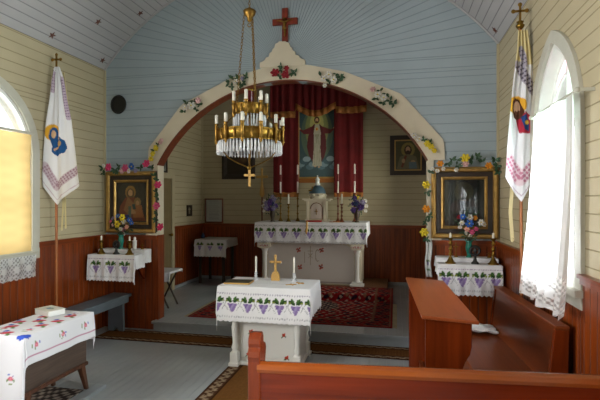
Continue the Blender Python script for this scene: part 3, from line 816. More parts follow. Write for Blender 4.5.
# blossoms ------------------------------------------------------------
def blossom(mb, c, r, nrm=(0, -1, 0), n=6, flat=.5):
    c = Vector(c); nrm = Vector(nrm).normalized(); q = nrm.to_track_quat('Z', 'Y'); R = q.to_matrix()
    for ring, (rr, tilt, m) in enumerate(((.62, .35, n), (.34, .8, max(3, n-2)))):
        for k in range(m):
            a = 2*PI*k/m+ring*.5+random.uniform(-.15, .15)
            rot = R @ Matrix.Rotation(a, 3, 'Z') @ Matrix.Rotation(-tilt, 3, 'Y')
            off = R @ Vector((rr*r*math.cos(a), rr*r*math.sin(a), r*.12*(ring+1)))
            mb.ell(c+off, (r*.44, r*.36, r*.13), 7, 4, rot=rot)
    mb.ell(c+nrm*r*.25, r*.2, 6, 4, mi=1)
def leafmb(mb, c, d, L, w=.35, nrm=(0, -1, 0)):
    c = Vector(c); d = Vector(d).normalized(); n = Vector(nrm); s = d.cross(n).normalized()
    v = [c, c+d*L*.3+s*L*w*.45, c+d*L*.65+s*L*w*.4, c+d*L+n*L*.1, c+d*L*.65-s*L*w*.4, c+d*L*.3-s*L*w*.45, c+d*L*.5+n*L*.12]
    mb.add(v, [(0, 1, 6), (1, 2, 6), (2, 3, 6), (3, 4, 6), (4, 5, 6), (5, 0, 6)], 0, True)
    mb.add([p-n*.002 for p in v], [(6, 1, 0), (6, 2, 1), (6, 3, 2), (6, 4, 3), (6, 5, 4), (6, 0, 5)], 0, True)
def spray(label, Yp, items, leaves, cat='flowers', name='flower_spray', stem=True, lsz=.046):
    """items: (px,py,radius_px,colour) placed on the wall plane Yp"""
    pts = [at(a, b, Y=Yp) for a, b, *_ in items]
    c = sum(pts, Vector())/len(pts)
    t = thing(name, label, cat, (c.x, Yp, min(p.z for p in pts)))
    base = Vector(t.location)
    for (a, b, r, col), p in zip(items, pts):
        mb = MB(); rad = 1.2*r/450*(p.y*math.cos(TH)-p.x*math.sin(TH))
        blossom(mb, p-base-Vector((0, .02, 0)), rad, (random.uniform(-.3, .3), -1, random.uniform(-.3, .4)))
        mb.build('blossom', [M[col], M['yellow'] if col in ('whitef', 'bluef') else M[col]], t)
    mb = MB()
    for k, (a, b) in enumerate(leaves):
        p = at(a, b, Y=Yp)-base
        for j in range(5):
            an = random.uniform(0, 2*PI); leafmb(mb, p+Vector((0, -.01, 0)), (math.cos(an), -.3, math.sin(an)), lsz*random.uniform(.8, 1.4), .5)
    allp = [at(a, b, Y=Yp)-base for a, b, *_ in items]+[at(a, b, Y=Yp)-base for a, b in leaves]
    if stem and len(allp) > 1:
        for p in allp[1:]:
            q = min((x for x in allp if x is not p and (x-p).length > 1e-4), key=lambda x: (x-p).length)
            mb.tube([p+Vector((0, -.004, 0)), (p+q)/2+Vector((0, -.008, .004)), q+Vector((0, -.004, 0))], .0012, 4)
    mb.build('foliage', M['leaf'], t)
    return t
YF = YW-.035
spray('spray of blush and white flowers on the left shoulder of the arch', YF, [(192, 106, 3.6, 'whitef'), (199, 101, 2.8, 'blush'), (186, 108, 2.5, 'whitef')], [(184, 112), (196, 110), (187, 103), (194, 101), (200, 105)])
spray('green leafy spray with small white flowers on the arch left of the chandelier chain', YF, [(236, 82, 2.3, 'whitef'), (243, 79, 2, 'lilac')], [(229, 83), (232, 87), (238, 79), (243, 83), (246, 77), (232, 79), (240, 86)], lsz=.05)
spray('cluster of deep red roses at the crown of the arch under the cross', YF, [(275.5, 73.5, 4, 'redr'), (286, 75.5, 3.8, 'redr'), (287, 69, 2.6, 'redr')], [(281, 70), (279, 77), (292, 73), (281, 66), (295, 73)])
spray('white flower spray on the arch right of the crown above the red curtain', YF-.0, [(324, 79, 2.8, 'whitef'), (329, 75, 3, 'whitef'), (334, 80, 3.2, 'whitef'), (325, 86, 2, 'whitef')], [(321, 76), (330, 82), (339, 81), (341, 77), (336, 74)])
spray('blush and white flower spray on the upper right shoulder of the arch', YF, [(373, 90, 2.6, 'blush'), (378, 95, 3.2, 'whitef'), (384, 98, 3.0, 'whitef')], [(380, 91), (386, 94), (390, 101), (383, 103), (394, 104), (376, 98)])
spray('white flowers and yellow blossoms at the lower right end of the arch', YF, [(414, 136, 2.8, 'whitef'), (419, 139, 2.6, 'whitef'), (427, 144, 2.9, 'yellow'), (431, 147, 2.8, 'yellow'), (434, 151, 2.4, 'yellow')], [(423, 141), (430, 143)])
spray('yellow ribbon flower and faded blossoms at the lower left end of the arch', YF, [(162, 142, 3.0, 'blush'), (157, 148, 2.8, 'yellow'), (154, 154, 2.6, 'yellow'), (152, 159, 2.3, 'yellow')], [(155, 151), (158, 145)])
YI = YW-.115
spray('garland of pink roses with blue and white flowers around the left icon', YI, [(110, 167.5, 3.6, 'hot'), (105, 166, 2, 'whitef'), (126.5, 168, 3.4, 'pink'), (130, 171, 2.4, 'whitef'), (133, 166.5, 3.2, 'bluef'), (137, 171, 2.2, 'lilac'), (123, 171, 2.4, 'blush'), (147.5, 164, 3.6, 'hot'), (159, 185, 3.4, 'hot'), (157.5, 206, 3.4, 'pink'), (161.5, 227, 3.6, 'hot')], [(103, 168), (115, 170), (119, 167), (118, 171), (141, 168), (152, 167), (155, 176), (157, 180), (156, 192), (158, 197), (157, 213), (156, 220), (103, 173)], name='flower_garland', cat='garland')
spray('garland of yellow and orange flowers with ivy around the right icon', YI, [(465, 158.5, 4, 'yellow'), (465, 164, 3.2, 'blush'), (440, 164, 3.0, 'orange'), (488.5, 166, 3.2, 'orange'), (432, 169, 2, 'whitef'), (437, 171, 2, 'whitef'), (443, 169, 1.8, 'whitef'), (456, 170, 2, 'whitef'), (426, 185, 3.6, 'yellow'), (426, 209, 3.4, 'orange'), (424, 232, 3.8, 'yellow')], [(448, 163), (452, 160), (457, 161), (472, 160), (477, 157), (482, 162), (495, 160), (497, 166), (498, 172), (427, 192), (430, 216), (426, 222), (427, 239), (431, 173), (458, 166)], name='flower_garland', cat='garland')

# vases and bouquets
def vase(loc, h, r, label, m='teal', pr=None):
    mb = MB(); mb.lathe([(r*.7, 0), (r*.75, .006), (r*.45, h*.12), (r*.6, h*.3), (r*.85, h*.55), (r*.7, h*.78), (r*.6, h*.88), (r, h), (r*.9, h), (r*.5, h*.86)], n=18)
    o = mb.build('vase', M[m]); o.location = loc; return tag(o, label, 'vase')
def bouquet(label, c, base, items, leaves, Yp, seed=1):
    random.seed(seed); b = Vector(base)
    t = thing('flower_bouquet', label, 'flowers', b)
    sm = MB()
    for px, py, r, col in items:
        dy = random.uniform(-.05, .05); p = at(px, py, Y=Yp+dy); rad = r/450*(p.y*math.cos(TH)-p.x*math.sin(TH))
        mb = MB(); q = p-b; blossom(mb, q, rad, (q.x*2+random.uniform(-.2, .2), -1, random.uniform(-.1, .5)))
        ctr = {'yellow': 'dark', 'whitef': 'yellow', 'bluef': 'yellow'}.get(col, col)
        mb.build('blossom', [M[col], M[ctr]], t)
        sm.tube([(0, 0, -.05), (q.x*.4, q.y*.4, q.z*.5), (q.x, q.y+.01, q.z)], .002, 4)
    for px, py in leaves:
        q = at(px, py, Y=Yp+random.uniform(-.03, .05))-b
        for j in range(3):
            an = random.uniform(0, 2*PI); leafmb(sm, q, (math.cos(an), random.uniform(-.5, .5), math.sin(an)), .05)
        sm.tube([(0, 0, 0), (q.x, q.y, q.z)], .0018, 4)
    sm.build('foliage', M['leaf'], t)
    return t

# ------------------------------------------------------------------ side altars
SZ = .992
def side_altar(xa, xb, ya, label):
    t = thing('side_altar', label, 'altar', ((xa+xb)/2, ya, 0)); w = (xb-xa)/2; d = YW-.05-ya
    mb = MB(); mb.box(-w+.01, w-.01, .01, d, SZ-.03, SZ); mb.build('shelf', M['redcapx'], t, bevel=.003)
    mb = MB(); mb.box(-w+.01, w-.01, d-.17, d, SZ, SZ+.043); mb.build('riser', M['redcapx'], t)
    for x in (-w+.1, w-.1):
        mb = MB(); mb.prism([(d, SZ-.03), (.12, SZ-.03), (.14, SZ-.07), (d-.05, SZ-.30), (d, SZ-.34)], x-.015, x+.015, 'yz'); mb.build('bracket', M['pewz'], t, bevel=.003)
    return t
LXA, LXB, LYA = -3.68, -3.05, 4.86
RXA, RXB, RYA = .44, 1.06, 4.86
side_altar(LXA, LXB, LYA, 'dark red wooden side altar under the left icon')
side_altar(RXA, RXB, RYA, 'dark red wooden side altar under the right icon')
def sidecloth(xa, xb, ya, xs, label, dl, dr, s):
    w = xb-xa; P = Paint('#e2e2e6')
    for x in xs: grapes(P, x, -.12, s)
    for k in range(-30, 31): P.e(k*.022, -.045, .007, .006, '#a08eae'); P.e(k*.022, -.255, .006, .009, '#b0b0b8')
    U = ar(-w/2-dl, w/2+dr, .0085); V = ar(-.30, .44, .0085); xc = (xa+xb)/2
    D = YW-.055-ya
    def pos(u, v):
        x = u+xc; cu = np.clip(x, xa, xb); du = x-cu; b = np.minimum(v, 0); L = np.hypot(du, b); k = np.maximum(L, 1e-9)
        s = np.maximum(v, 0); ys = np.where(s < D-.175, s, np.where(s < D-.13, D-.175, s-.045)); zs = SZ+.004+np.where(s < D-.175, 0, np.where(s < D-.13, s-(D-.175), .045))
        an = np.arctan2(b, du); cor = (np.abs(du) > 1e-6) & (b < -1e-6)
        wave = np.where(cor, np.cos(4*an), np.where(np.abs(du) > 1e-6, np.sin(v*40), np.sin(x*46)*np.sin(x*17)))
        out = np.where(L < 1e-6, 0, .004+.05*L+.008*wave*np.minimum(1, L/.1))
        sc = 1+.06*np.abs(np.sin((x+v)*PI/.045))
        z = zs-L*sc
        return cu+du/k*out, ya+np.minimum(ys, D)+b/k*out, z
    return tag(sheet('altar_cloth', U, V, pos, P, M['cloth'], thick=.003), label, 'altar cloth')
sidecloth(LXA, LXB, LYA, (-.20, 0, .19), 'white grape embroidered cloth on the side altar under the left icon', .02, .16, 1.15)
sidecloth(RXA, RXB, RYA, (-.235, -.075, .09, .245), 'white grape embroidered cloth on the side altar under the right icon', .10, .02, 1.2)

def on(px, Y, z=SZ+.006): return (at(px, 200, Y=Y).x, Y, z)
candlestick(on(101.3, 4.93), .17, .05, M['brass'], 'brass candlestick at the left end of the left side altar', None, rb=.05)
candlestick(on(129.6, 4.93), .17, .05, M['brass'], 'brass candlestick between dark statuette and white figurine on the left side altar', None, rb=.05)
candlestick(on(450.5, 4.93), .27, .045, M['brass'], 'brass candlestick at the left end of the right side altar', None, rb=.055)
candlestick(on(493.3, 4.93), .27, .055, M['brass'], 'brass candlestick near the wall on the right side altar', None, rb=.055)
def statuette(loc, label, m, h, halo=True):
    mb = MB(); mb.lathe([(.038, 0), (.04, .012), (.02, .03), (.014, .06), (.012, h*.5)], n=12)
    if halo:
        rr = h*.24; mb.tube([(rr*math.cos(a), 0, h*.72+rr*math.sin(a)) for a in np.linspace(0, 2*PI, 17)[:-1]], .014, 6, closed=True); mb.box(-.01, .01, -.008, .008, h*.45, h*.95); mb.box(-rr, rr, -.008, .008, h*.69, h*.75); mb.ell((0, -.005, h*.72), (.02, .012, .03))
    o = mb.build('statuette', M[m]); o.location = loc; return tag(o, label, 'statuette')
statuette(on(116.3, 4.93), 'small black cross figure standing before the vase on the left side altar', 'black', .165)
statuette(on(475, 4.93), 'black round headed cross figure standing on the right side altar', 'black', .19)
def madonna(loc, label, h):
    t = MB(); t.lathe([(.024, 0), (.026, .01), (.022, .02), (.026, h*.35), (.024, h*.55), (.028, h*.7), (.012, h*.8)], n=12); t.ell((0, 0, h*.88), (.014, .015, .018)); t.ell((0, -.016, h*.6), (.016, .012, .022)); t.ell((0, .003, h*.89), (.017, .016, .022))
    o = t.build('figurine', M['white']); o.location = loc; return tag(o, label, 'figurine')
madonna(on(134.7, 5.12, SZ+.052), 'small white robed figurine beside the vase on the left side altar', .15)
def small_cross(loc, label, h):
    mb = MB(); mb.lathe([(.022, 0), (.02, .008), (.006, .02), (.005, .03)], n=10); mb.box(-.005, .005, -.004, .004, .02, h); mb.box(-.024, .024, -.004, .004, h*.66, h*.74)
    o = mb.build('standing_cross', M['brass']); o.location = loc; return tag(o, label, 'cross')
small_cross(on(142.3, 5.12, SZ+.052), 'tiny brass cross beside the white figurine on the left side altar', .07)
small_cross(on(456, 5.12, SZ+.052), 'thin brass cross behind the left candlestick on the right side altar', .16)
small_cross(on(489, 5.12, SZ+.052), 'tiny brass cross behind the candlestick near the wall on the right side altar', .06)
l = on(121, 5.12, SZ+.052); vase(l, .18, .045, 'teal vase holding mixed flowers on the left side altar')
bouquet('bouquet of sunflowers with blue, white and pink flowers on the left side altar', None, (l[0], l[1], l[2]+.17), [(122.5, 217.5, 3.6, 'yellow'), (117.5, 224, 3.8, 'yellow'), (124, 222, 2.8, 'whitef'), (129.5, 220, 2.6, 'bluef'), (131.5, 223, 2.4, 'bluef'), (118, 216, 2.4, 'bluef'), (113, 218.5, 2.3, 'lilac'), (127, 227, 2.6, 'salmon'), (124, 230, 2.6, 'pink'), (121, 229, 2.3, 'whitef'), (127.5, 216.5, 2.2, 'navy'), (111, 221.5, 1.9, 'pink'), (124, 234, 2, 'whitef'), (113, 225, 1.8, 'blush')], [(115, 229), (119, 232), (126, 233), (130, 229), (114, 222), (120, 221), (128, 224), (121, 236)], 5.10, 3)
l = on(469, 5.12, SZ+.052); vase(l, .18, .045, 'green vase holding a colourful bouquet on the right side altar')
bouquet('bouquet with large blue, white and pink flowers on the right side altar', None, (l[0], l[1], l[2]+.17), [(469.5, 223.5, 4.2, 'bluef'), (463, 217, 3.2, 'bluef'), (470, 217.5, 3.4, 'whitef'), (475, 218, 2.6, 'orange'), (462, 223, 2.8, 'whitef'), (481, 222.5, 3.4, 'whitef'), (484, 224.5, 2.5, 'whitef'), (467, 229.5, 3, 'salmon'), (472, 232, 2.8, 'pink'), (476, 229, 2.6, 'pink'), (459, 217, 2.2, 'redr'), (460, 227, 2.2, 'whitef'), (470, 236, 2.2, 'whitef'), (466, 233, 2, 'whitef')], [(465, 236), (473, 238), (478, 234), (463, 232), (479, 227), (458, 222), (466, 214), (477, 214), (471, 240)], 5.08, 4)

# icons in double gold frames
def icon(cx, cz, w, h, Y, label, paint, tilt=0):
    t = thing('framed_icon', label, 'icon', (cx, Y, cz-h/2))
    H2 = h/2
    mb = MB(); mb.frame(w, h, [(0, 0), (0, .07), (.02, .085), (.045, .08), (.055, .06), (.058, .05), (.105, .045), (.108, .06), (.125, .065), (.14, .05), (.14, .03)], [1, 0, 0, 0, 1, 1, 0, 0, 0, 1])
    for i in range(len(mb.v)): x, y, z = mb.v[i]; mb.v[i] = (x, y, z+H2)
    mb.build('frame', [M['gold'], M['dark']], t)
    mb = MB(); mb.box(-w/2+.002, w/2-.002, -.01, -.001, .002, h-.002); mb.build('backing', M['dark'], t)
    W2, HH = w/2-.138, h/2-.138
    sheet('painting', ar(-W2, W2, .006), ar(-HH, HH, .006), lambda u, v: (u, -.03+0*u, v+H2), paint, M['paintv'], t, thick=.002)
    return t
P = Paint('#2e2a22')
P.e(0, .12, .2, .16, '#38342a'); P.e(-.02, .13, .075, .085, '#8a6a34'); P.e(-.02, .11, .055, .07, '#5c4a30'); P.e(-.02, .12, .032, .042, '#a8845c')
P.p([(-.20, -.24), (-.17, -.05), (-.09, .06), (.05, .06), (.12, -.02), (.2, -.24)], '#6a3a26'); P.p([(-.06, .07), (-.12, -.1), (-.02, -.2), (.04, -.02)], '#7e5a38')
P.e(.08, .0, .05, .06, '#7a6238'); P.e(.08, -.01, .024, .03, '#a07a52'); P.p([(.03, -.04), (.14, -.04), (.17, -.2), (.02, -.2)], '#85562e'); P.e(-.0, -.12, .06, .03, '#94704a', rot=-20); P.r(-.05, -.01, -.2, -.05, '#4a5648')
P.p([(.0, -.03), (.04, -.02), (.06, -.09), (.02, -.09)], '#28403c')
P.fn(rough_noise(3, .15))
icon((at(104.5, 200, Y=5.2).x+at(155.5, 200, Y=5.2).x)/2, 1.635, .71, .79, YW-.005, 'dark old mother and child icon in a gold and black frame on the left', P)
P = Paint('#3c3d3c')
P.e(.0, .12, .10, .11, '#6a6450'); P.p([(-.2, -.26), (-.12, .02), (0, .06), (.12, .02), (.2, -.26)], '#54423c'); P.e(0, .11, .04, .055, '#7c6a58'); P.p([(-.05, -.26), (-.04, .02), (.05, .02), (.06, -.26)], '#5c6068')
P.e(-.1, -.05, .05, .05, '#6a5250').e(.1, -.1, .05, .06, '#4a4b50')
P.fn(rough_noise(4, .1))
ic = icon((at(431.5, 200, Y=5.2).x+XR-.02)/2, 1.63, .70, .79, YW-.005, 'glazed dim icon in a gold and black frame on the wall right of the arch', P)
mb = MB(); mb.box(-.22, .22, -.040, -.037, .135, .655); mb.build('glass', glass('icon_glass', '#e8ecec', .03), ic)
# glass over the right icon reflects the windows
# chancel arch lower right: white towel draped over the wainscot end
mb = MB()
p0 = at(427, 238, Y=5.25)
U = np.linspace(0, 1, 8); V = np.linspace(-.12, .42, 28)
P = Paint('#c4c8c8'); P.e(.5, .24, .3, .02, '#4a6a3a').e(.5, .27, .2, .02, '#6a5a86').e(.5, .34, .3, .02, '#4a6a3a')
tag(sheet('embroidered_towel', U, V, lambda u, v: (JR-.03+.065*u+.008*np.sin(v*18), np.where(v < 0, YW-.06-v*.9, YW-.07-.01*np.sin(u*9)), np.where(v < 0, ZC+.022, ZC+.022-np.maximum(v, 0))), P, M['cloth'], thick=.003), 'narrow white embroidered towel hanging beside the right icon at the arch', 'towel')

# wall vent in the gable
c = at(118.5, 104.5, Y=YW-.01)
t = thing('wall_vent', 'round black vent high on the blue wall left of the arch', 'vent', (c.x, YW-.002, c.z))
mb = MB(); n = 28
mb.tube([(.105*math.cos(a), -.012, .115*math.sin(a)) for a in np.linspace(0, 2*PI, n+1)[:-1]], .010, 6, closed=True); mb.build('rim', M['black'], t)
mb = MB(); mb.prism([(.105*math.cos(a), .115*math.sin(a)) for a in np.linspace(0, 2*PI, n+1)[:-1]], -.006, 0, 'xz'); mb.build('cover', M['black'], t)

# gable crucifix
c = at(284.7, 42, Y=YW-.04)
t = thing('crucifix', 'red brown wooden crucifix mounted above the arch crown', 'crucifix', (c.x, YW-.005, 3.57))
mb = MB(); mb.box(-.036, .036, -.03, 0, 0, .40); mb.box(-.155, .155, -.03, -.0, .20, .275); mb.build('cross', wood('crucifix_wood', '#8a2f14', '#5f1c0c', 'z', .4), t, bevel=.003)
mb = MB(); mb.tube([(0, -.045, .05), (.006, -.05, .10), (-.004, -.05, .16), (0, -.048, .22)], [.008, .012, .014, .02], 8); mb.ell((0, -.052, .262), .016)
for s in (-1, 1): mb.tube([(0, -.048, .225), (s*.05, -.046, .24), (s*.10, -.042, .25)], [.010, .008, .006], 6)
mb.tube([(-.02, -.05, .15), (.02, -.05, .15)], .018, 8)
mb.build('figure', M['oldbrass'], t)

# ceiling stars
def ceil_pt(px, py):
    d = at(px, py, Y=1)-Vector((0, 0, H)); lo, hi = .1, 12
    for _ in range(60):
        m = (lo+hi)/2; p = Vector((0, 0, H))+d*m
        if (p.x-cxm)**2+(p.z-VZ)**2 > VR*VR: hi = m
        else: lo = m
    return Vector((0, 0, H))+d*lo
st = [(52.5, 35, 'leftmost brown wooden star on the ceiling above the left banner'), (98.5, 21.5, 'brown wooden star on the ceiling, second from the left'), (140.5, 13, 'brown wooden star highest on the left side of the ceiling'), (102.8, 60, 'brown wooden star in the ceiling corner above the round vent'), (494.6, 29.6, 'brown wooden star on the ceiling beside the right banner')]
mb = MB(); pts = []
for k in range(10):
    r = .05 if k % 2 == 0 else .021; a = PI/2+PI*k/5; pts.append((r*math.cos(a), r*math.sin(a)))
v = [(x, y, 0) for x, y in pts]+[(0, 0, .014)]+[(0, 0, 0)]
mb.add(v, [(k, (k+1) % 10, 10) for k in range(10)]+[((k+1) % 10, k, 11) for k in range(10)])
star0 = None
for px, py, lb in st:
    p = ceil_pt(px, py); nrm = Vector((cxm-p.x, 0, VZ-p.z)).normalized()
    if star0 is None: star0 = mb.build('ceiling_star', mat('star_wood', '#5a2c1a', .5)); o = star0
    else: o = star0.copy(); COL.objects.link(o)
    o.location = p+nrm*.001; o.rotation_euler = nrm.to_track_quat('Z', 'Y').to_euler(); tag(o, lb, 'star', 'wooden stars on the ceiling')

# ------------------------------------------------------------------ chancel wall: drapery, painting, pictures
YD = YC-.12
xa, xb = at(273, 150, Y=YD).x, at(363, 150, Y=YD).x
xi0, xi1 = at(298.5, 150, Y=YD).x, at(334, 150, Y=YD).x
def drape(name, x0, x1, z0, z1, parent, fold=.03, wl=.19, ph=0, bot=None, yb=0, m='velvet', amp=None):
    mb = MB(); nu = int((x1-x0)/.012)+2; nv = 24; v = []
    for j in range(nv+1):
        for i in range(nu+1):
            s = i/nu; x = x0+(x1-x0)*s; zb = bot(s) if bot else z0; z = z1+(zb-z1)*j/nv
            y = yb-fold*(.55+.35*math.sin(2*PI*x/wl+ph+1.2*math.sin(x*7))+.18*math.sin(2*PI*x/wl*1.7+2)*math.sin(x*5+z))*(.5+.5*min(1, j/6))
            v.append((x, y, z))
    f = [(j*(nu+1)+i, j*(nu+1)+i+1, (j+1)*(nu+1)+i+1, (j+1)*(nu+1)+i) for j in range(nv) for i in range(nu)]
    mb.add(v, f, 0, True); o = mb.build(name, M[m], parent); s = o.modifiers.new('s', 'SOLIDIFY'); s.thickness = .006; return o
Zt = at(320, 80, Y=YD).z; Zb = at(284, 197, Y=YD).z
t = thing('wall_drapery', 'crimson velvet drapery with gold fringe around the painting behind the altar', 'curtain', ((xa+xb)/2, YD, Zb))
L = Vector(t.location); lx = lambda x: x-L.x
zz = lambda y: at(320, y, Y=YD).z-L.z
drape('curtain_panel', lx(xa), lx(xi0), .06, Zt-L.z, t, yb=.03); drape('curtain_panel', lx(xi1), lx(xb), .06, Zt-L.z, t, yb=.03, ph=1)
drape('curtain_hem', lx(xa), lx(xi0), 0.0, .09, t, yb=.024, m='fringe'); drape('curtain_hem', lx(xi1), lx(xb), 0.0, .09, t, yb=.024, ph=1, m='fringe')
def vb(off):
    def f(s):
        x = s*3
        if s < .27: return zz(112)+off
        if s < .69: q = (s-.27)/.42; return zz(104)+off-(zz(104)-zz(112))*math.sin(PI*min(1, q*1.0))
        return zz(109)-.02*math.sin((s-.69)/.31*PI)+off
    return f
drape('valance', lx(xa)-.03, lx(xb)+.07, 0, Zt-L.z+.02, t, bot=vb(0), yb=-.055, wl=.13, fold=.045)
mb = MB(); n_ = 60; f = vb(0)
drape('valance_fringe', lx(xa)-.03, lx(xb)+.04, 0, 0, t, yb=-.05, wl=.16, m='fringe').hide_render = False
# shape the fringe strip under the valance
ob = KIDS[t.name].pop(); bpy.data.objects.remove(ob)
mb = MB(); nu = 150; v = []
for j in range(3):
    for i in range(nu+1):
        s = i/nu; x = lx(xa)-.03+(lx(xb)+.07-lx(xa)+.03)*s; z = f(s)+.02-.06*j
        y = -.060-.045*(.55+.35*math.sin(2*PI*x/.13+1.2*math.sin(x*7))+.18*math.sin(2*PI*x/.13*1.7+2)*math.sin(x*5+z)); v.append((x, y, z))
mb.add(v, [(j*(nu+1)+i, j*(nu+1)+i+1, (j+1)*(nu+1)+i+1, (j+1)*(nu+1)+i) for j in range(2) for i in range(nu)], 0, True)
o = mb.build('valance_fringe', M['fringe'], t); s = o.modifiers.new('s', 'SOLIDIFY'); s.thickness = .006
mb = MB(); mb.tube([(lx(xa)-.06, .03, Zt-L.z), (lx(xb)+.06, .03, Zt-L.z)], .014, 8); mb.build('rod', M['oldbrass'], t)

# altar painting
z0, z1 = at(316, 177.5, Y=YC).z, at(316, 108, Y=YC).z
w = xi1-xi0+.04; h = z1-z0; cxp = (xi0+xi1)/2
P = Paint('#33484c')
P.e(0, .15, .30, .50, '#4c5c4c').e(0, .25, .22, .38, '#6f7448').e(0, .34, .13, .24, '#94905a')
for k in range(14): P.e(-.36+k*.056, -.46+.05*((k*5) % 4), .075, .05, ['#4a626c', '#6a808a', '#3a525c', '#7c9098'][k % 4])
P.p([(-.04, .36), (.04, .36), (.12, .27), (.17, .1), (.18, -.12), (.14, -.28), (.09, -.36), (-.08, -.36), (-.15, -.24), (-.19, -.08), (-.17, .1), (-.12, .27)], '#4e1a1e')
P.p([(-.10, .30), (-.26, .235), (-.33, .27), (-.335, .25), (-.25, .16), (-.13, .16)], '#5a2024').p([(.10, .30), (.26, .235), (.33, .27), (.335, .25), (.25, .16), (.13, .16)], '#5a2024')
P.e(-.335, .27, .03, .018, '#b08e6c', rot=-30).e(.335, .27, .03, .018, '#b08e6c', rot=30)
P.p([(-.035, .34), (.045, .34), (.075, .18), (.065, -.1), (.095, -.44), (-.085, -.44), (-.055, -.1), (-.06, .18)], '#9c9886')
for x in (-.04, -.01, .02, .05): P.l([(x*.7, .15), (x*1.2, -.42)], .010, '#77765f')
P.e(0, .43, .085, .095, '#a39a58').e(0, .42, .048, .066, '#3a2216').e(0, .415, .028, .042, '#b08e6c').e(0, .385, .02, .018, '#4a2c1c')
P.e(0, .25, .026, .03, '#c8a050').e(0, .25, .014, .018, '#a01814')
P.e(-.03, -.45, .022, .014, '#b08e6c').e(.04, -.46, .022, .014, '#b08e6c')
P.fn(rough_noise(5, .08)).fn(brighter(1.7))
t = thing('altar_painting', 'painting of a robed standing figure with open arms between the red curtains', 'painting', (cxp, YC-.02, z0))
sheet('canvas', ar(-w/2, w/2, .007), ar(-h/2, h/2, .007), lambda u, v: (u, -.022+0*u, v+h/2), P, M['paintv'], t, thick=.004)
mb = MB(); mb.frame(w+.06, h+.08, [(0, 0), (0, .03), (.02, .045), (.05, .03), (.05, .0)]); 
for i in range(len(mb.v)): x, y, z = mb.v[i]; mb.v[i] = (x, y, z+h/2)
mb.build('frame', M['goldpaint'], t)
mb = MB(); mb.box(-w/2-.05, w/2+.05, -.05, .0, -.10, -.02); mb.build('ledge', M['fringe'], t, bevel=.004)

def picture(x0, x1, z0, z1, loc_wall, label, paint, fw=.03, m='dark', m2=None, d=.025, inner=None, cat='picture', name='framed_picture'):
    """on the chancel end wall"""
    w, h = x1-x0, z1-z0; t = thing(name, label, cat, ((x0+x1)/2, loc_wall, z0))
    mb = MB(); pr = [(0, 0), (0, d), (fw*.5, d+.008), (fw, d*.6), (fw, .004)]
    mi = [0]*4
    if inner: pr = [(0, 0), (0, d), (fw-.02, d), (fw-.018, d+.006), (fw, d+.006), (fw, .004)]; mi = [0, 0, 1, 1, 1]
    mb.frame(w, h, pr, mi)
    for i in range(len(mb.v)): x, y, z = mb.v[i]; mb.v[i] = (x, y, z+h/2)
    mb.build('frame', [M[m], M[inner or m]], t)
    sheet('print', ar(-w/2+fw, w/2-fw, .007), ar(-h/2+fw, h/2-fw, .007), lambda u, v: (u, -.006+0*u, v+h/2), paint, M['paintv'], t, thick=.002)
    return t
a = at(390, 136, Y=YC); b = at(425, 175, Y=YC)
P = Paint('#3b3a24'); P.e(0, .1, .12, .13, '#6e6234').e(0, .09, .065, .09, '#2a1c12').e(0, .1, .04, .055, '#94765a'); P.e(0, .05, .035, .04, '#2a1c12'); P.p([(-.2, -.25), (-.14, -.02), (0, .02), (.14, -.02), (.2, -.25)], '#56503a'); P.l([(-.1, -.2), (-.04, -.02)], .04, '#5a2a1a').e(-.08, -.1, .03, .04, '#8c7050').e(.09, -.12, .04, .03, '#8c7050').p([(.02, -.24), (.16, -.24), (.14, -.12), (.02, -.12)], '#4a5a60').fn(rough_noise(6, .1)).fn(brighter(1.7))
picture(a.x, b.x+.02, b.z, a.z, YC-.012, 'dark framed icon of a bearded man on the chancel wall right of the curtain', P, fw=.10, inner='goldpaint')
a = at(222.5, 140, Y=YC); b = at(255.5, 179, Y=YC)
P = Paint('#2c2118'); P.e(.05, .02, .14, .12, '#4a3320').e(.1, .0, .06, .05, '#5c4428').e(-.05, .05, .05, .07, '#3a2c1e').fn(rough_noise(7, .2))
picture(a.x, b.x, b.z, a.z, YC-.012, 'dark framed picture on the chancel wall behind the chandelier', P, fw=.10)
a = at(205.5, 198.5, Y=YC); b = at(223.5, 225, Y=YC)
P = Paint('#a8aaa4')
for k in range(15): P.l([(-.11, .19-k*.026), (.08+.03*(k % 3)/2, .19-k*.026)], .008, '#8a8c88')
picture(a.x, b.x, max(b.z, ZC+.02), a.z, YC-.012, 'brown framed sheet of printed text low on the chancel wall', P, fw=.025, m='brownedge')
# two small pictures on the left chancel wall
def pic_left(px0, px1, py0, py1, label, P, fw):
    a = at(px0, py1, X=XL+.012); b = at(px1, py0, X=XL+.012); w = b.y-a.y; h = b.z-a.z
    t = thing('framed_picture', label, 'picture', (XL+.004, (a.y+b.y)/2, at((px0+px1)/2, py1, X=XL+.012).z), PI/2)
    mb = MB(); mb.frame(w, h, [(0, 0), (0, .02), (fw, .018), (fw, .002)])
    for i in range(len(mb.v)): x, y, z = mb.v[i]; mb.v[i] = (x, y, z+h/2)
    mb.build('frame', M['dark'], t)
    sheet('print', ar(-w/2+fw, w/2-fw, .01), ar(-h/2+fw, h/2-fw, .01), lambda u, v: (u, -.006+0*u, v+h/2), P, M['paintv'], t, thick=.002)
P = Paint('#3a342c'); P.l([(0, -.07), (0, .08)], .03, '#a89c84'); P.l([(-.05, .03), (.05, .03)], .02, '#a89c84')
pic_left(187, 191.7, 205, 216, 'tiny dark framed picture with a pale cross on the left chancel wall', P, .04)
P = Paint('#85857c'); P.e(0, 0, .08, .12, '#5a5a54')
pic_left(160, 167, 153, 172.5, 'dark framed picture above the sacristy door on the left chancel wall', P, .03)

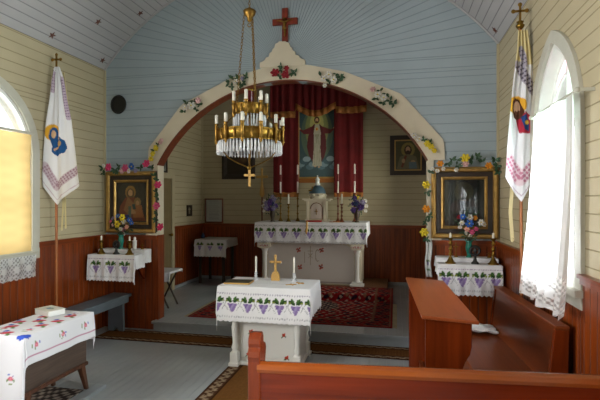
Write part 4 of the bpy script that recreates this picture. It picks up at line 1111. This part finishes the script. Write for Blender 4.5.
# processional cross on a stand behind the altar's left end
p = at(262, 221, Y=7.95)
t = thing('processional_cross', 'gold processional cross on a dark pole at the left end of the high altar', 'cross', (p.x-.0, 8.22, PRE))
x = 0; pz = lambda y: at(262, y, Y=8.22).z-PRE
t.location = (at(262, 200, Y=8.22).x, 8.22-.0, PRE); 
mb = MB(); mb.lathe([(.09, 0), (.09, .02), (.03, .05), (.014, .08)], n=14); mb.tube([(0, 0, .05), (0, 0, pz(196))], .014, 8); mb.build('pole', M['brownedge'], t)
mb = MB(); mb.lathe([(.02, pz(197)), (.05, pz(194.5)), (.045, pz(190)), (.02, pz(184)), (.03, pz(183)), (.012, pz(181))], n=12); mb.build('socket', M['goldpaint'], t)
mb = MB(); mb.box(-.016, .016, -.01, .01, pz(183), pz(170)); mb.box(-.085, .085, -.01, .01, pz(178.2), pz(175.5))
for q in ((-.095, pz(176.8)), (.095, pz(176.8)), (0, pz(169.5))): mb.ell((q[0], 0, q[1]), (.028, .012, .028))
mb.build('cross', M['goldpaint'], t, bevel=.003)
# altar flowers
for px, cols, lb, lb2 in ((272.5, 1, 'dark vase at the left end of the high altar', 'purple flowers with a white ribbon at the left end of the high altar'), (357, -1, 'dark vase at the right end of the high altar', 'purple and yellow flowers with a white ribbon at the right end of the high altar')):
    q = at(px, 220, Y=7.60); vase((q.x, 7.60, AT+.006), .24, .055, lb, 'bookd')
    it = []; random.seed(px)
    for k in range(15): it.append((px-1*cols+random.uniform(-6, 6), 203+random.uniform(-6, 7), random.uniform(2.2, 3.1), random.choice(['purple', 'purple', 'purple', 'navy', 'lilac'])))
    it += [(px+8*-cols, 201, 2.2, 'whitef'), (px+9*-cols, 206, 2.2, 'whitef'), (px+8.5*-cols, 211, 1.8, 'whitef'), (px, 197, 2.4, 'yellow' if cols < 0 else 'lilac')]
    bouquet(lb2, None, (q.x, 7.60, AT+.23), it, [(px-6, 200), (px+5, 199), (px, 205), (px-3, 209), (px+4, 208), (px+2, 195), (px-5, 213), (px+5, 213), (px-4, 196), (px+7, 204), (px-7, 206), (px+1, 211)], 7.60, px)

# chancel corner table with cloth and stool
def simple_table(name, label, x0, x1, y0, y1, z0, z, m, cross=False):
    t = thing(name, label, 'table', ((x0+x1)/2, (y0+y1)/2, z0)); w, d, h = (x1-x0)/2, (y1-y0)/2, z-z0
    mb = MB(); mb.box(-w, w, -d, d, h-.025, h); mb.build('tabletop', m, t, bevel=.003)
    if cross:
        for y in (-d+.04, d-.04):
            mb = MB(); 
            for s in (-1, 1): mb.tube([(s*(w-.04), y+s*.012, 0.012), (-s*(w-.04), y+s*.012, h-.025)], .014, 6)
            mb.build('crossed_legs', m, t)
    else:
        for sx in (-1, 1):
            for sy in (-1, 1):
                mb = MB(); mb.box(sx*(w-.05)-.02, sx*(w-.05)+.02, sy*(d-.05)-.02, sy*(d-.05)+.02, 0, h-.025); mb.build('leg', m, t)
simple_table('corner_table', 'low dark table under a white cloth in the left corner of the chancel', -3.58, -3.02, 7.72, 8.28, PZ, .94, M['dark'])
P = Paint('#d0d0d0')
for x in (-.2, 0, .2): grapes(P, x, -.1, 1.1, False)
cloth('tablecloth', 'white grape embroidered cloth on the table in the chancel corner', 'tablecloth', -3.60, -3.00, 7.70, 8.29, .94, .12, .14, .30, 0, P, res=.014, rip=.012, scal=(.06, .05))
l = at(203, 235, Y=7.95)
mb = MB(); mb.lathe([(.03, 0), (.034, .01), (.03, .06), (.015, .08), (.018, .10)], n=12); o = mb.build('jar', mat('blue_jar', '#1f3d66', .3)); o.location = (l.x, 7.95, .947); tag(o, 'small blue jar on the cloth of the chancel corner table', 'jar')
simple_table('stool', 'small dark stool with crossed legs under a white cloth behind the left arch jamb', -3.40, -3.07, 5.75, 6.1, PZ, .66, M['dark'], True)
cloth('stool_cloth', 'plain white cloth draped over the small stool behind the left arch jamb', 'cloth', -3.42, -3.06, 5.74, 6.11, .66, .05, .03, .14, .05, Paint('#cfcfd2'), res=.014, rip=.012)

# ------------------------------------------------------------------ banners
def banner(name_label, px, Y, ztop_px, prof, zb, tip, paint, ribbons, lean=0, cross=True, zpole=3.16):
    """prof: list of (py, px_left, px_right)"""
    top = at(px, ztop_px, Y=Y); D0 = at(px, 200, Y=Y)
    t = thing('church_banner', name_label, 'banner', (D0.x, Y, 0))
    bx = D0.x
    mb = MB(); mb.lathe([(.0135, 0), (.018, .01), (.018, .05), (.0135, .06)], n=10); mb.tube([(0, 0, .02), (lean*.5, 0, top.z*.5), (lean, 0, top.z-.10)], .0135, 8); mb.build('pole', M['oak'], t)
    cz = top.z
    mb = MB(); mb.lathe([(.012, -.13), (.03, -.11), (.036, -.095), (.02, -.08), (.03, -.065), (.012, -.055)], (lean, 0, cz), 12)
    mb.build('socket', M['brass'], t)
    mb = MB(); mb.box(lean-.008, lean+.008, -.006, .006, cz-.06, cz+.075); mb.box(lean-.05, lean+.05, -.006, .006, cz+.018, cz+.034)
    for q in ((lean-.052, cz+.026), (lean+.052, cz+.026), (lean, cz+.08)): mb.ell((q[0], 0, q[1]), (.018, .008, .018))
    mb.build('cross', M['oldbrass'], t)
    T_ = [(at(l, y, Y=Y).z, at(l, y, Y=Y).x-bx, at(r, y, Y=Y).x-bx) for y, l, r in prof]
    zs = np.array([a[0] for a in T_])[::-1]; ls = np.array([a[1] for a in T_])[::-1]; rs = np.array([a[2] for a in T_])[::-1]
    U = np.linspace(0, 1, 56); V = np.linspace(0, 1, 190); z1 = zs[-1]; zbl = zs[0]
    tipx, tipz = at(tip[0], tip[1], Y=Y).x-bx, at(tip[0], tip[1], Y=Y).z
    def geo(u, v):
        l0, r0 = ls[0], rs[0]; st_ = (tipx-l0)/(r0-l0)
        zb_ = zbl-(zbl-tipz)*np.where(u < st_, u/st_, (1-u)/(1-st_))
        z = z1+(zb_-z1)*v; zc = np.maximum(z, zbl)
        l = np.interp(zc, zs, ls); r = np.interp(zc, zs, rs); x = l+(r-l)*u
        return x, z
    def pos(u, v):
        x, z = geo(u, v); f = np.minimum(1, v*2)
        return x, -.03-.016*np.sin(u*11+1)*f-.012*np.sin(u*23+v*2)*(1-.6*v), z
    class G:
        def ev(s, u, v): x, z = geo(u, v); return paint(bx).ev(x+bx, z)
    sheet('cloth', U, V, pos, G(), M['cloth'], t, thick=.003)
    for pts, w in ribbons:
        pp = [at(a, b, Y=Y) for a, b in pts]; mb = MB()
        for p, q in zip(pp, pp[1:]):
            mb.hexa([(p.x-bx-w, .02, p.z), (q.x-bx-w, .02, q.z), (q.x-bx-w, .026, q.z), (p.x-bx-w, .026, p.z), (p.x-bx+w, .016, p.z), (q.x-bx+w, .016, q.z), (q.x-bx+w, .022, q.z), (p.x-bx+w, .022, p.z)])
        q = pp[-1]; mb.ell((q.x-bx, .02, q.z), (w*1.1, .01, .02))
        mb.build('ribbon', M['ribb'], t)
    return t
M['ribb'] = mat('cream_ribbon', '#cbbd8e', .7, var=.08)
YL, YR = 4.24, 4.05
def patt(P, Y, pts, w, c, c2, seed=0):
    q = [tuple(at(a, b, Y=Y)[i] for i in (0, 2)) for a, b in pts]
    P.l(q, w, c2)
    for (x0, z0), (x1, z1) in zip(q, q[1:]):
        n = max(2, int(math.dist((x0, z0), (x1, z1))/.03))
        for k in range(n):
            s = (k+.5)/n; 
            cx0, cz0 = x0+(x1-x0)*s, z0+(z1-z0)*s
            for q in (-.3, 0, .3): P.e(cx0-q*w*(z1-z0)/math.dist((x0, z0), (x1, z1)), cz0+q*w*(x1-x0)/math.dist((x0, z0), (x1, z1)), w*.12, w*.12, c, rot=45)
def lpaint(bx):
    P = Paint('#d4d4d8')
    X = lambda a, b: (at(a, b, Y=YL).x, at(a, b, Y=YL).z)
    patt(P, YL, [(47.5, 166), (58, 187), (79, 169)], .085, '#8f7080', '#b9aab4')
    patt(P, YL, [(64, 80), (70, 118)], .055, '#7d6880', '#b0a0b0'); patt(P, YL, [(57, 74), (55, 92)], .035, '#7d6880', '#b0a0b0')
    P.l([X(46, 181), X(58, 200), X(80, 183)], .008, '#b8a8b4')
    c = X(54.5, 133); P.e(c[0], c[1], .078, .09, '#c9952a')
    P.p([X(52, 141), X(58, 141), X(62, 137), X(67, 141), X(69.5, 148), X(67, 153), X(58, 156.5), X(53.5, 152), X(54, 146)], '#1d4a7c')
    q = X(55.5, 134); P.e(q[0], q[1], .05, .068, '#1d4a7c'); P.e(q[0], q[1]-.03, .055, .06, '#1d4a7c'); P.e(q[0]-.004, q[1]-.006, .028, .042, '#c2a07c')
    q = X(61.5, 144); P.e(q[0], q[1], .034, .036, '#b08c5c'); q = X(61, 138.5); P.e(q[0], q[1], .020, .022, '#b4946c'); P.l([X(56, 150), X(61, 147)], .018, '#c09a70')
    return P
banner('white banner with a blue robed mother and child on a pole by the left window', 56.5, YL, 62, [(68, 57, 61), (80, 54.5, 65), (100, 52.5, 68), (120, 49.5, 72), (150, 47, 76), (175, 45.5, 79), (186, 46, 80.5)], None, (58, 205), lpaint, [([(62, 72), (66, 103)], .012), ([(62.5, 190), (60.5, 229)], .010), ([(63.5, 190), (64.5, 227)], .010)], zpole=3.16)
def rpaint(bx):
    P = Paint('#dcdce0')
    X = lambda a, b: (at(a, b, Y=YR).x, at(a, b, Y=YR).z)
    P.r(-5, 5, X(520, 66)[1], X(520, 30)[1], '#cdbf8e')
    patt(P, YR, [(517, 66), (533, 92)], .07, '#4a4050', '#a09aa6'); patt(P, YR, [(520, 50), (524, 66)], .045, '#4a4050', '#a09aa6')
    patt(P, YR, [(506, 158), (519, 180), (535, 163)], .10, '#a86a80', '#cfbcc4')
    P.l([X(504, 178), X(520, 196), X(535, 178)], .008, '#b8a8b4')
    c = X(516, 106); P.e(c[0], c[1], .072, .075, '#d6a032')
    P.p([X(511, 103), X(514, 99), X(519, 101), X(523, 112), X(524, 122), X(518, 124), X(513, 118), X(511, 110)], '#4c2c1c')
    P.p([X(515, 121), X(520, 119), X(524, 112), X(529, 116), X(531, 128), X(529, 134), X(519, 134)], '#a32a3c'); P.p([X(520, 118), X(525, 114), X(528, 124), X(528, 132), X(523, 130)], '#1f3f74')
    q = X(516, 108); P.e(q[0], q[1], .028, .048, '#c8a184'); q = X(516.5, 113); P.e(q[0], q[1], .022, .02, '#5a3824'); q = X(516, 110.5); P.e(q[0], q[1], .014, .012, '#c8a184')
    q = X(525.5, 123); P.e(q[0], q[1], .018, .02, '#c9a23c')
    return P
banner('white banner with a haloed bearded figure in red on a pole by the right window', 522, YR, 14, [(32, 517, 527), (50, 516, 530), (66, 514, 532), (90, 511, 533), (120, 508, 534), (150, 505.5, 534), (178, 504, 534)], None, (520, 202), rpaint, [([(513, 185), (511, 212), (513, 240)], .014)], lean=-.015)

# ------------------------------------------------------------------ left window dressing
YCW = WINL[2]
P = Paint('#c7ac74')
P.fn(lambda U, V, C: C.__setitem__((slice(None), slice(0, 3)), C[:, :3]*(1+.05*np.sin(U*300)*np.sin(V*260))[:, None]))
t = thing('window_shade', 'yellow cloth roller shade drawn over the left window', 'shade', (XL+.035, YCW, 1.12))
sheet('shade_cloth', ar(-.40, .40, .02), ar(0, 1.22, .02), lambda u, v: (.006*np.sin(u*9+v*3), u+(.012*np.sin(v*5)), v), P, M['shade'], t, thick=0)
mb = MB(); mb.tube([(0, -.43, 1.235), (0, .42, 1.235)], .014, 10); mb.build('roller', M['wtrim'], t)
mb = MB(); mb.box(-.006, .006, -.39, .39, -.01, .01); mb.build('hem_bar', M['wtrim'], t)
P = Paint('#e2e2e4')
def lacef(seed, sc=1.0):
    def f(U, V, C):
        k = (np.sin(U*150*sc)*np.sin(V*150*sc) > .25); C[k, 3] = .35
        m = (np.sin(U*42*sc)*np.sin(V*38*sc) > .35); C[m, 3] = 1; C[m, :3] = lin('#eeeeee')
    return f
P.fn(lacef(1))
def valpos(u, v):
    L = -v; o = .062+.012*np.sin(u*38)*np.minimum(1, L*8)
    return XL+o, u+YCW, 1.088+v*(1+.05*np.abs(np.sin(u*60)))
tag(sheet('lace_valance', ar(-.50, .44, .008), ar(-.22, 0, .008), valpos, P, M['lace'], thick=0), 'white lace edging hanging from the sill of the left window', 'lace')
# right window curtain
YCR = WINR[2]
P = Paint('#f0f0f2')
def cf(U, V, C):
    C[:, 3] = .93
    b = V < .25
    k = b & (np.sin(U*170)*np.sin(V*170) > .1); C[k, 3] = .3
    m = b & (np.sin(U*52)*np.sin(V*42) > .3); C[m, 3] = 1
    e = (V < .03) | ((V > .24) & (V < .265)); C[e, 3] = 1
    s = (U > .14); k = s & (np.sin(V*120) > .2); C[k, 3] = .55
P.fn(cf)
t = thing('lace_curtain', 'long white curtain with a deep lace hem over the right window', 'curtain', (XR-.09, YCR, .95))
def cpos(u, v):
    h = 1.335; s = 1-v/h; y = u+.11*s*(u+.64)/.84
    x = -.022*np.sin(u*46)*(.25+s)-.012*np.sin(u*19+1)-.06*s*s
    return x, y, v*(1-.0*s)+.018*np.sin(u*30)*(s > .98)
sheet('curtain_cloth', ar(-.64, .20, .0085), ar(0, 1.335, .0085), cpos, P, M['lace'], t, thick=0)
mb = MB(); mb.tube([(.0, -.66, 1.34), (0, .24, 1.34)], .007, 8)
for y in (-.66, .24): mb.ell((0, y, 1.34), .016); mb.box(0, .09, y-.008, y+.008, 1.33, 1.35)
mb.build('rod', M['wtrim'], t)

# ------------------------------------------------------------------ left bench, table, floor board
t = thing('bench', 'long grey painted plank bench along the left wall', 'bench', (-3.445, 4.3, .0095))
mb = MB(); mb.box(-.13, .13, -.95, .92, .415, .455); mb.build('seat', M['greyp'], t, bevel=.006)
mb = MB(); mb.box(-.01, .19, -.95, .92, .33, .415) if False else mb.box(.095, .12, -.9, .87, .35, .415); mb.build('apron', M['greyp'], t, bevel=.003)
for y in (-.80, .80):
    mb = MB(); mb.prism([(-.12, 0), (-.04, 0), (0, .05), (.04, 0), (.10, 0), (.09, .415), (-.11, .415)], y-.02, y+.02, 'xz'); mb.build('leg', M['greyp'], t, bevel=.003)

TX0, TX1, TY0, TY1, TZ = -2.96, -2.55, 2.70, 3.43, .69
FB = .03
mb = MB(); planks(mb, -3.2, -2.50, 2.2, 3.54, FB, .1); mb.box(-3.2, -2.5, 2.2, 3.54, 0, FB-.004, 0)
tag(mb.build('floor_board', [M['step'], M['floor_gap']]), 'low grey painted board platform under the left table', 'platform')
P = Paint('#3a3230'); P.fn(lambda U, V, C: C.__setitem__((np.sin(U*70)*np.sin(V*64+2*np.sin(U*20)) > .1, slice(0, 3)), lin('#8b8078'))).fn(rough_noise(9, .3))
tag(sheet('floor_mat', ar(-3.1, -2.60, .012), ar(2.3, 3.38, .012), lambda u, v: (u, v, FB+.005+0*u), P, M['rug'], thick=.006), 'dark patterned mat under the table by the left window', 'mat')
t = thing('side_table', 'small dark wooden chest table on splayed legs under a floral cloth', 'table', ((TX0+TX1)/2, (TY0+TY1)/2, FB+.008))
w, d, h = (TX1-TX0)/2, (TY1-TY0)/2, TZ-FB-.008
dk = wood('worn_dark_wood', '#5a4a40', '#3a2e28', 'y', .5)
dkr = wood('worn_red_wood', '#5e3a26', '#3d2216', 'z', .4)
mb = MB(); mb.box(-w, w, -d, d, h-.03, h); mb.build('tabletop', dk, t, bevel=.003)
mb = MB(); mb.box(-w+.025, w-.025, -d+.03, d-.05, .24, h-.03); mb.build('body', dk, t, bevel=.004)
mb = MB(); mb.box(-w+.015, w-.015, -d+.02, d-.04, .215, .245); mb.build('bottom_rail', dkr, t, bevel=.003)
for sx in (-1, 1):
    for sy in (-1, 1):
        mb = MB(); x, y = sx*(w-.06), sy*(d-.08)
        mb.hexa([(x+sx*.02-.014, y+sy*.05-.014, 0), (x+sx*.02+.014, y+sy*.05-.014, 0), (x+sx*.02+.014, y+sy*.05+.014, 0), (x+sx*.02-.014, y+sy*.05+.014, 0), (x-.025, y-.025, .22), (x+.025, y-.025, .22), (x+.025, y+.025, .22), (x-.025, y+.025, .22)]); mb.build('leg', dkr, t, bevel=.003)
P = Paint('#dcdbe0')
W = TX1-TX0
for y in (.10, .36, .62): cross_stitch(P, W/2+.085, y, 1.15)
for x in (-.12, .1): cross_stitch(P, x, .15, 1.3, '#b8384a'); cross_stitch(P, x, .62, 1.3, '#c65a6a'); cross_stitch(P, x, -.3, 1.2)
P.l([(W/2+.15, -.4), (W/2+.15, 1.0)], .006, '#b06a88').l([(-.5, -.40), (.5, -.40)], .006, '#b06a88')
for x, y in ((-.02, .38), (.0, .05), (.13, .40), (-.15, .32), (.1, .27), (-.08, .5), (.12, .56), (-.1, .2)): P.e(x, y, .05, .03, '#b8384a', rot=30); P.e(x+.04, y-.03, .03, .015, '#5e7a46', rot=-40); P.e(x-.04, y+.04, .02, .02, '#3a4fae')
for y in (0, .78): P.e(W/2-.02, y+.01, .045, .03, '#3653b8', rot=40)
for x in (.05, .18): cross_stitch(P, x+.05, 1.0, 1.1)
cloth('tablecloth', 'white cloth cross stitched with pink roses over the table by the left window', 'tablecloth', TX0, TX1, TY0, TY1, TZ, .2, .21, .46, .24, P, res=.0095, rip=.010, flare=.03, wl=.3)
c = at(50, 311, Z=TZ+.03)
t = thing('box', 'small white cardboard box with a printed lid on the left floral tablecloth', 'box', (c.x, c.y, TZ+.008), -.35)
mb = MB(); mb.box(-.105, .105, -.07, .07, 0, .04); mb.build('tray', M['white'], t, bevel=.002)
P = Paint('#d2d0c6'); P.e(0, 0, .04, .025, '#7f93a0').e(.03, .0, .02, .015, '#a0a48a').r(-.06, -.03, -.03, .03, '#b8b4a8')
sheet('lid', ar(-.108, .108, .006), ar(-.073, .073, .006), lambda u, v: (u, v, .043+0*u), P, M['cloth'], t, thick=.004)

# ------------------------------------------------------------------ pews
def pew(loc, rz, Ln, label, H1=.90, sz=.46):
    """local: length +x, back at y=0, seat towards +y"""
    t = thing('pew', label, 'pew', loc, rz)
    mb = MB(); mb.prism([(-.02, H1-.05), (-.028, H1-.03), (-.022, H1-.008), (0, H1), (.022, H1-.004), (.03, H1-.02), (.024, H1-.05)], .03, Ln-.03, 'yz'); mb.build('top_rail', M['pewr'], t, bevel=.004)
    mb = MB(); mb.box(.03, Ln-.03, -.012, .014, H1-.14, H1-.05); mb.box(.03, Ln-.03, -.004, .010, .42, H1-.14); mb.box(.03, Ln-.03, -.012, .014, .36, .46); mb.build('backrest', M['pewx'], t, bevel=.003)
    mb = MB(); mb.box(.03, Ln-.03, .015, .42, sz-.03, sz); mb.build('seat', M['pewx'], t, bevel=.005)
    prof = [(-.02, 0), (-.022, .90), (-.03, .925), (-.026, .95), (-.012, .965), (-.02, .985), (-.016, 1.01), (.01, 1.03), (.045, 1.028), (.065, 1.005), (.065, .98), (.085, .965), (.115, .955), (.13, .93), (.12, .90), (.095, .84), (.10, .76), (.14, .70), (.22, .66), (.34, .65), (.40, .62), (.41, .57), (.38, .50), (.40, .44), (.42, .2), (.44, 0)]
    prof = [(y, z*H1/.9) for y, z in prof]
    for x in (-.012, Ln-.038):
        mb = MB(); mb.prism(prof, x, x+.058, 'yz'); mb.build('pew_end', M['pewz'], t, bevel=.005)
    mb = MB(); mb.box(.03, Ln-.03, .2, .22, .05, sz-.03); mb.build('kick_board', M['pewx'], t)
    return t
pew((-.66, 2.02, 0), math.radians(5.2), 1.70, 'polished red brown pew seen from behind, nearest the front of the view')

t = thing('side_pew', 'dark wooden pew standing sideways along the right wall beside the desk', 'pew', (1.045, 3.08, 0), math.radians(3.6))
LN = 1.36; HT = .87
mb = MB(); mb.hexa([(-.10, .03, .42), (-.04, .03, .42), (-.04, LN-.03, .42), (-.10, LN-.03, .42), (-.055, .03, HT-.02), (-.02, .03, HT-.02), (-.02, LN-.03, HT-.02), (-.055, LN-.03, HT-.02)]); mb.build('backrest', M['pewy'], t, bevel=.003)
mb = MB(); mb.box(-.07, .02, 0, LN, HT-.025, HT); mb.build('top_rail', M['pewy'], t, bevel=.006)
mb = MB(); mb.box(-.50, -.08, .0, LN, .445, .475); mb.build('seat', M['pewy'], t, bevel=.006)
mb = MB(); mb.box(-.42, -.40, .03, LN-.03, .08, .445); mb.build('kick_board', M['pewy'], t)
for y in (0, LN-.035):
    mb = MB(); mb.prism([(.0, 0), (.015, HT-.025), (-.065, HT-.025), (-.11, .47), (-.12, .445), (-.46, .445), (-.44, 0)], y, y+.035, 'xz'); mb.build('pew_end', M['pewz'], t, bevel=.004)
# folded cloth on the far end of the seat
P = Paint('#dcdcdc'); P.e(.06, .05, .03, .02, '#c9a850').e(-.02, -.03, .02, .01, '#c0c0c4'); P.fn(rough_noise(11, .05))
q = Matrix.Rotation(math.radians(3.6), 4, 'Z') @ Vector((-.24, LN-.17, .485))
def fpos(u, v):
    return u+.01*np.sin(v*40), v, .012+.016*(1-np.minimum(1, (u/.14)**2))*(1+np.sin(u*45+v*20)*.5)+.010*np.cos(v*60)
o = sheet('folded_cloth', ar(-.14, .14, .012), ar(-.1, .1, .012), fpos, P, M['cloth'], thick=.02); o.location = (1.045+q.x, 3.08+q.y, q.z+.010)
tag(o, 'crumpled white cloth lying on the far end of the side pew seat', 'cloth')

t = thing('prayer_desk', 'orange brown wooden desk with a sloping top in front of the side pew', 'desk', (.185, 2.89, 0), math.radians(2.6))
LD = 1.36
mb = MB(); mb.hexa([(-.025, -.03, .925), (.31, -.03, .903), (.31, LD+.02, .903), (-.025, LD+.02, .925), (-.025, -.03, .947), (.31, -.03, .925), (.31, LD+.02, .925), (-.025, LD+.02, .947)]); mb.build('desktop', M['deskt'], t, bevel=.004)
pr = [(0, 0), (0, .922), (.275, .902), (.275, .76), (.265, .71), (.235, .66), (.215, .60), (.21, .12), (.25, .06), (.25, 0)]
for y in (0, LD-.03):
    mb = MB(); mb.prism(pr, y, y+.03, 'xz'); mb.build('side_panel', M['pewz'], t, bevel=.003)
mb = MB(); mb.hexa([(.19, .03, .70), (.21, .03, .70), (.21, LD-.03, .70), (.19, LD-.03, .70), (.19, .03, .905), (.21, .03, .905), (.21, LD-.03, .905), (.19, LD-.03, .905)]); mb.build('back_rail', M['pewy'], t)
mb = MB(); mb.box(.09, .12, .03, LD-.03, .10, .20); mb.build('stretcher', M['pewy'], t)

# ------------------------------------------------------------------ chandelier
CY = 4.03; cx_ = at(249.5, 100, Y=CY).x; DD = CY*math.cos(TH)-cx_*math.sin(TH)
zc = lambda y: H+(201-y)*DD/450
t = thing('chandelier', 'two tier brass chandelier with candles and crystal drops hanging on chains', 'chandelier', (cx_, CY, zc(186)))
Z0 = zc(186); z = lambda y: zc(y)-Z0
mb = MB(); mb.lathe([(.012, z(22)), (.025, z(20)), (.022, z(18)), (.05, z(15)), (.062, z(11.5)), (.05, z(10)), (.02, z(9)), (.008, z(7))], n=18); mb.tube([(.018*math.cos(a), 0, z(25)+.018*math.sin(a)) for a in np.linspace(0, 2*PI, 13)[:-1]], .004, 6, closed=True); mb.build('hub', M['oldbrass'], t)
def chain(p, q, name='chain', mat_='oldbrass', lk=.036):
    p, q = Vector(p), Vector(q); L = (q-p).length; n = max(2, int(L/lk/.78)); d = (q-p)/n; u = d.normalized(); s = u.orthogonal().normalized(); w = u.cross(s); mb = MB()
    for k in range(n):
        c = p+d*(k+.5); a = s if k % 2 else w
        mb.tube([c+u*(.55*d.length*math.cos(t_))*1.15+a*(.010*math.sin(t_)) for t_ in np.linspace(0, 2*PI, 9)[:-1]], .0028, 5, closed=True)
    mb.build(name, M[mat_], t)
top_z = vault(cx_)-Z0
chain((0, 0, z(8)), (0, 0, top_z-.02), 'ceiling_chain')
mb = MB(); mb.lathe([(.05, top_z-.03), (.055, top_z-.01), (.02, top_z)], n=16); mb.build('ceiling_rose', M['oldbrass'], t)
R1, R2 = .150, .300
for k in range(3):
    a = math.radians(195+120*k); chain((.05*math.cos(a), .05*math.sin(a), z(15)), ((R1*.78)*math.cos(a), (R1*.78)*math.sin(a), z(104)))
def band(R, za, zb, nm):
    mb = MB(); h = za-zb
    mb.lathe([(R-.006, zb), (R+.004, zb), (R+.006, zb+.008), (R, zb+.012), (R, za-.012), (R+.006, za-.008), (R+.004, za), (R-.006, za), (R-.006, zb)], n=48)
    b = mb.build(nm, M['brass'], t)
    n = 12 if R > .25 else 8
    for k in range(n*2):
        a = 2*PI*(k+.5)/(n*2); c = Vector((R*math.cos(a), R*math.sin(a), (za+zb)/2)); mb = MB()
        mb.tube([c+Vector((0, 0, h*.4)), c+Vector((0, 0, h*.15)), c-Vector((0, 0, h*.15)), c-Vector((0, 0, h*.4))], [.005, .013, .013, .005], 8)
        mb.build('ornament', M['oldbrass'], b)
band(R1, z(105), z(116), 'upper_ring'); band(R2, z(131), z(142.5), 'lower_ring')
def holders(R, n, zt, zb, zc_, a0):
    for k in range(n):
        a = a0+2*PI*k/n; c = (R*math.cos(a), R*math.sin(a), 0)
        mb = MB(); mb.lathe([(.004, zb-.02), (.012, zb-.008), (.008, zb), (.022, zb+.01), (.016, zb+.02), (.015, zt-.05), (.022, zt-.04), (.016, zt-.03), (.016, zt-.015), (.024, zt)], c, 10); hd = mb.build('candle_holder', M['oldbrass'], t)
        mb = MB(); mb.lathe([(.0155, zt-.003), (.0155, zc_-.002), (.009, zc_), (.001, zc_+.004)], c, 8); mb.build('candle', M['candle'], hd)
holders(R1+.012, 7, z(103), z(117), z(93.5), .35); holders(R2+.014, 12, z(126.5), z(144), z(118), .12)
def drops(R, n, za, zb, rows_=1):
    for k in range(n):
        a = 2*PI*k/n; c = (R*math.cos(a), R*math.sin(a), 0); mb = MB()
        mb.lathe([(.004, za), (.009, za-.006), (.005, za-.012), (.010, za-.02), (.009, zb+.03), (.012, zb+.018), (.002, zb)], c, 6, smooth=False)
        mb.build('crystal_drop', M['crystal'], t)
drops(R1-.002, 32, z(116), z(129)); drops(R2-.002, 58, z(142.5), z(155)); drops(R2-.12, 10, z(142.5), z(156))
for nm, R, za in (('upper_spokes', R1-.004, z(115)), ('lower_spokes', R2-.004, z(141))):
    mb = MB()
    for k in range(3): a = PI*k/3; mb.tube([(-R*math.cos(a), -R*math.sin(a), za), (R*math.cos(a), R*math.sin(a), za)], .004, 6)
    mb.build(nm, M['oldbrass'], t)
mb = MB(); mb.tube([(0, 0, z(90)), (0, 0, z(168))], .007, 8); mb.build('spindle', M['oldbrass'], t)
for k in range(4):
    a = .35+PI*k/2; mb = MB(); mb.tube([((R2-.02)*math.cos(a)*f, (R2-.02)*math.sin(a)*f, zz_) for f, zz_ in ((1, z(142)), (.92, z(150)), (.7, z(158)), (.4, z(163)), (.12, z(166.5)), (.02, z(168)))], .006, 8); mb.build('scroll_arm', M['oldbrass'], t)
    mb = MB(); mb.tube([((R2-.02)*math.cos(a)*f, (R2-.02)*math.sin(a)*f, zz_) for f, zz_ in ((1, z(131)), (.8, z(124)), (.58, z(118)), (.5, z(115)))], .005, 8); mb.build('upright_arm', M['oldbrass'], t)
mb = MB(); mb.lathe([(.034, z(104)), (.04, z(103)), (.04, z(91.5)), (.044, z(91)), (.03, z(91.2)), (.03, z(103))], n=16); gl = mb.build('glass_lamp', M['redglass'], t)
mb = MB(); mb.lathe([(.043, z(91.5)), (.047, z(91)), (.047, z(89.5)), (.036, z(89.5))], n=16); mb.build('rim', M['brass'], gl)
mb = MB(); mb.lathe([(.01, z(170)), (.022, z(168.5)), (.022, z(167)), (.008, z(165))], n=12); mb.build('finial', M['brass'], t)
mb = MB(); mb.box(-.011, .011, -.006, .006, z(184.5), z(169.5)); mb.box(-.04, .04, -.006, .006, z(176.5), z(174))
for q in ((-.042, z(175.2)), (.042, z(175.2)), (0, z(185.3))): mb.ell((q[0], 0, q[1]), (.014, .008, .014))
mb.build('pendant_cross', M['goldpaint'], t, bevel=.002)

# ------------------------------------------------------------------ camera and colour
cam = bpy.data.cameras.new('camera'); co = bpy.data.objects.new('camera', cam); COL.objects.link(co)
co.location = (0, 0, H); co.rotation_euler = (PI/2, 0, TH); cam.sensor_width = 36; cam.lens = 27; cam.shift_y = 1/600; cam.clip_start = .05
S.camera = co
S.view_settings.view_transform = 'Standard'; S.view_settings.look = 'None'; S.view_settings.exposure = .75; S.view_settings.gamma = 1
S.cycles.use_denoising = True; S.cycles.max_bounces = 8; S.cycles.diffuse_bounces = 5; S.cycles.transparent_max_bounces = 12
S.cycles.sample_clamp_indirect = 6; S.cycles.caustics_reflective = False; S.cycles.caustics_refractive = False
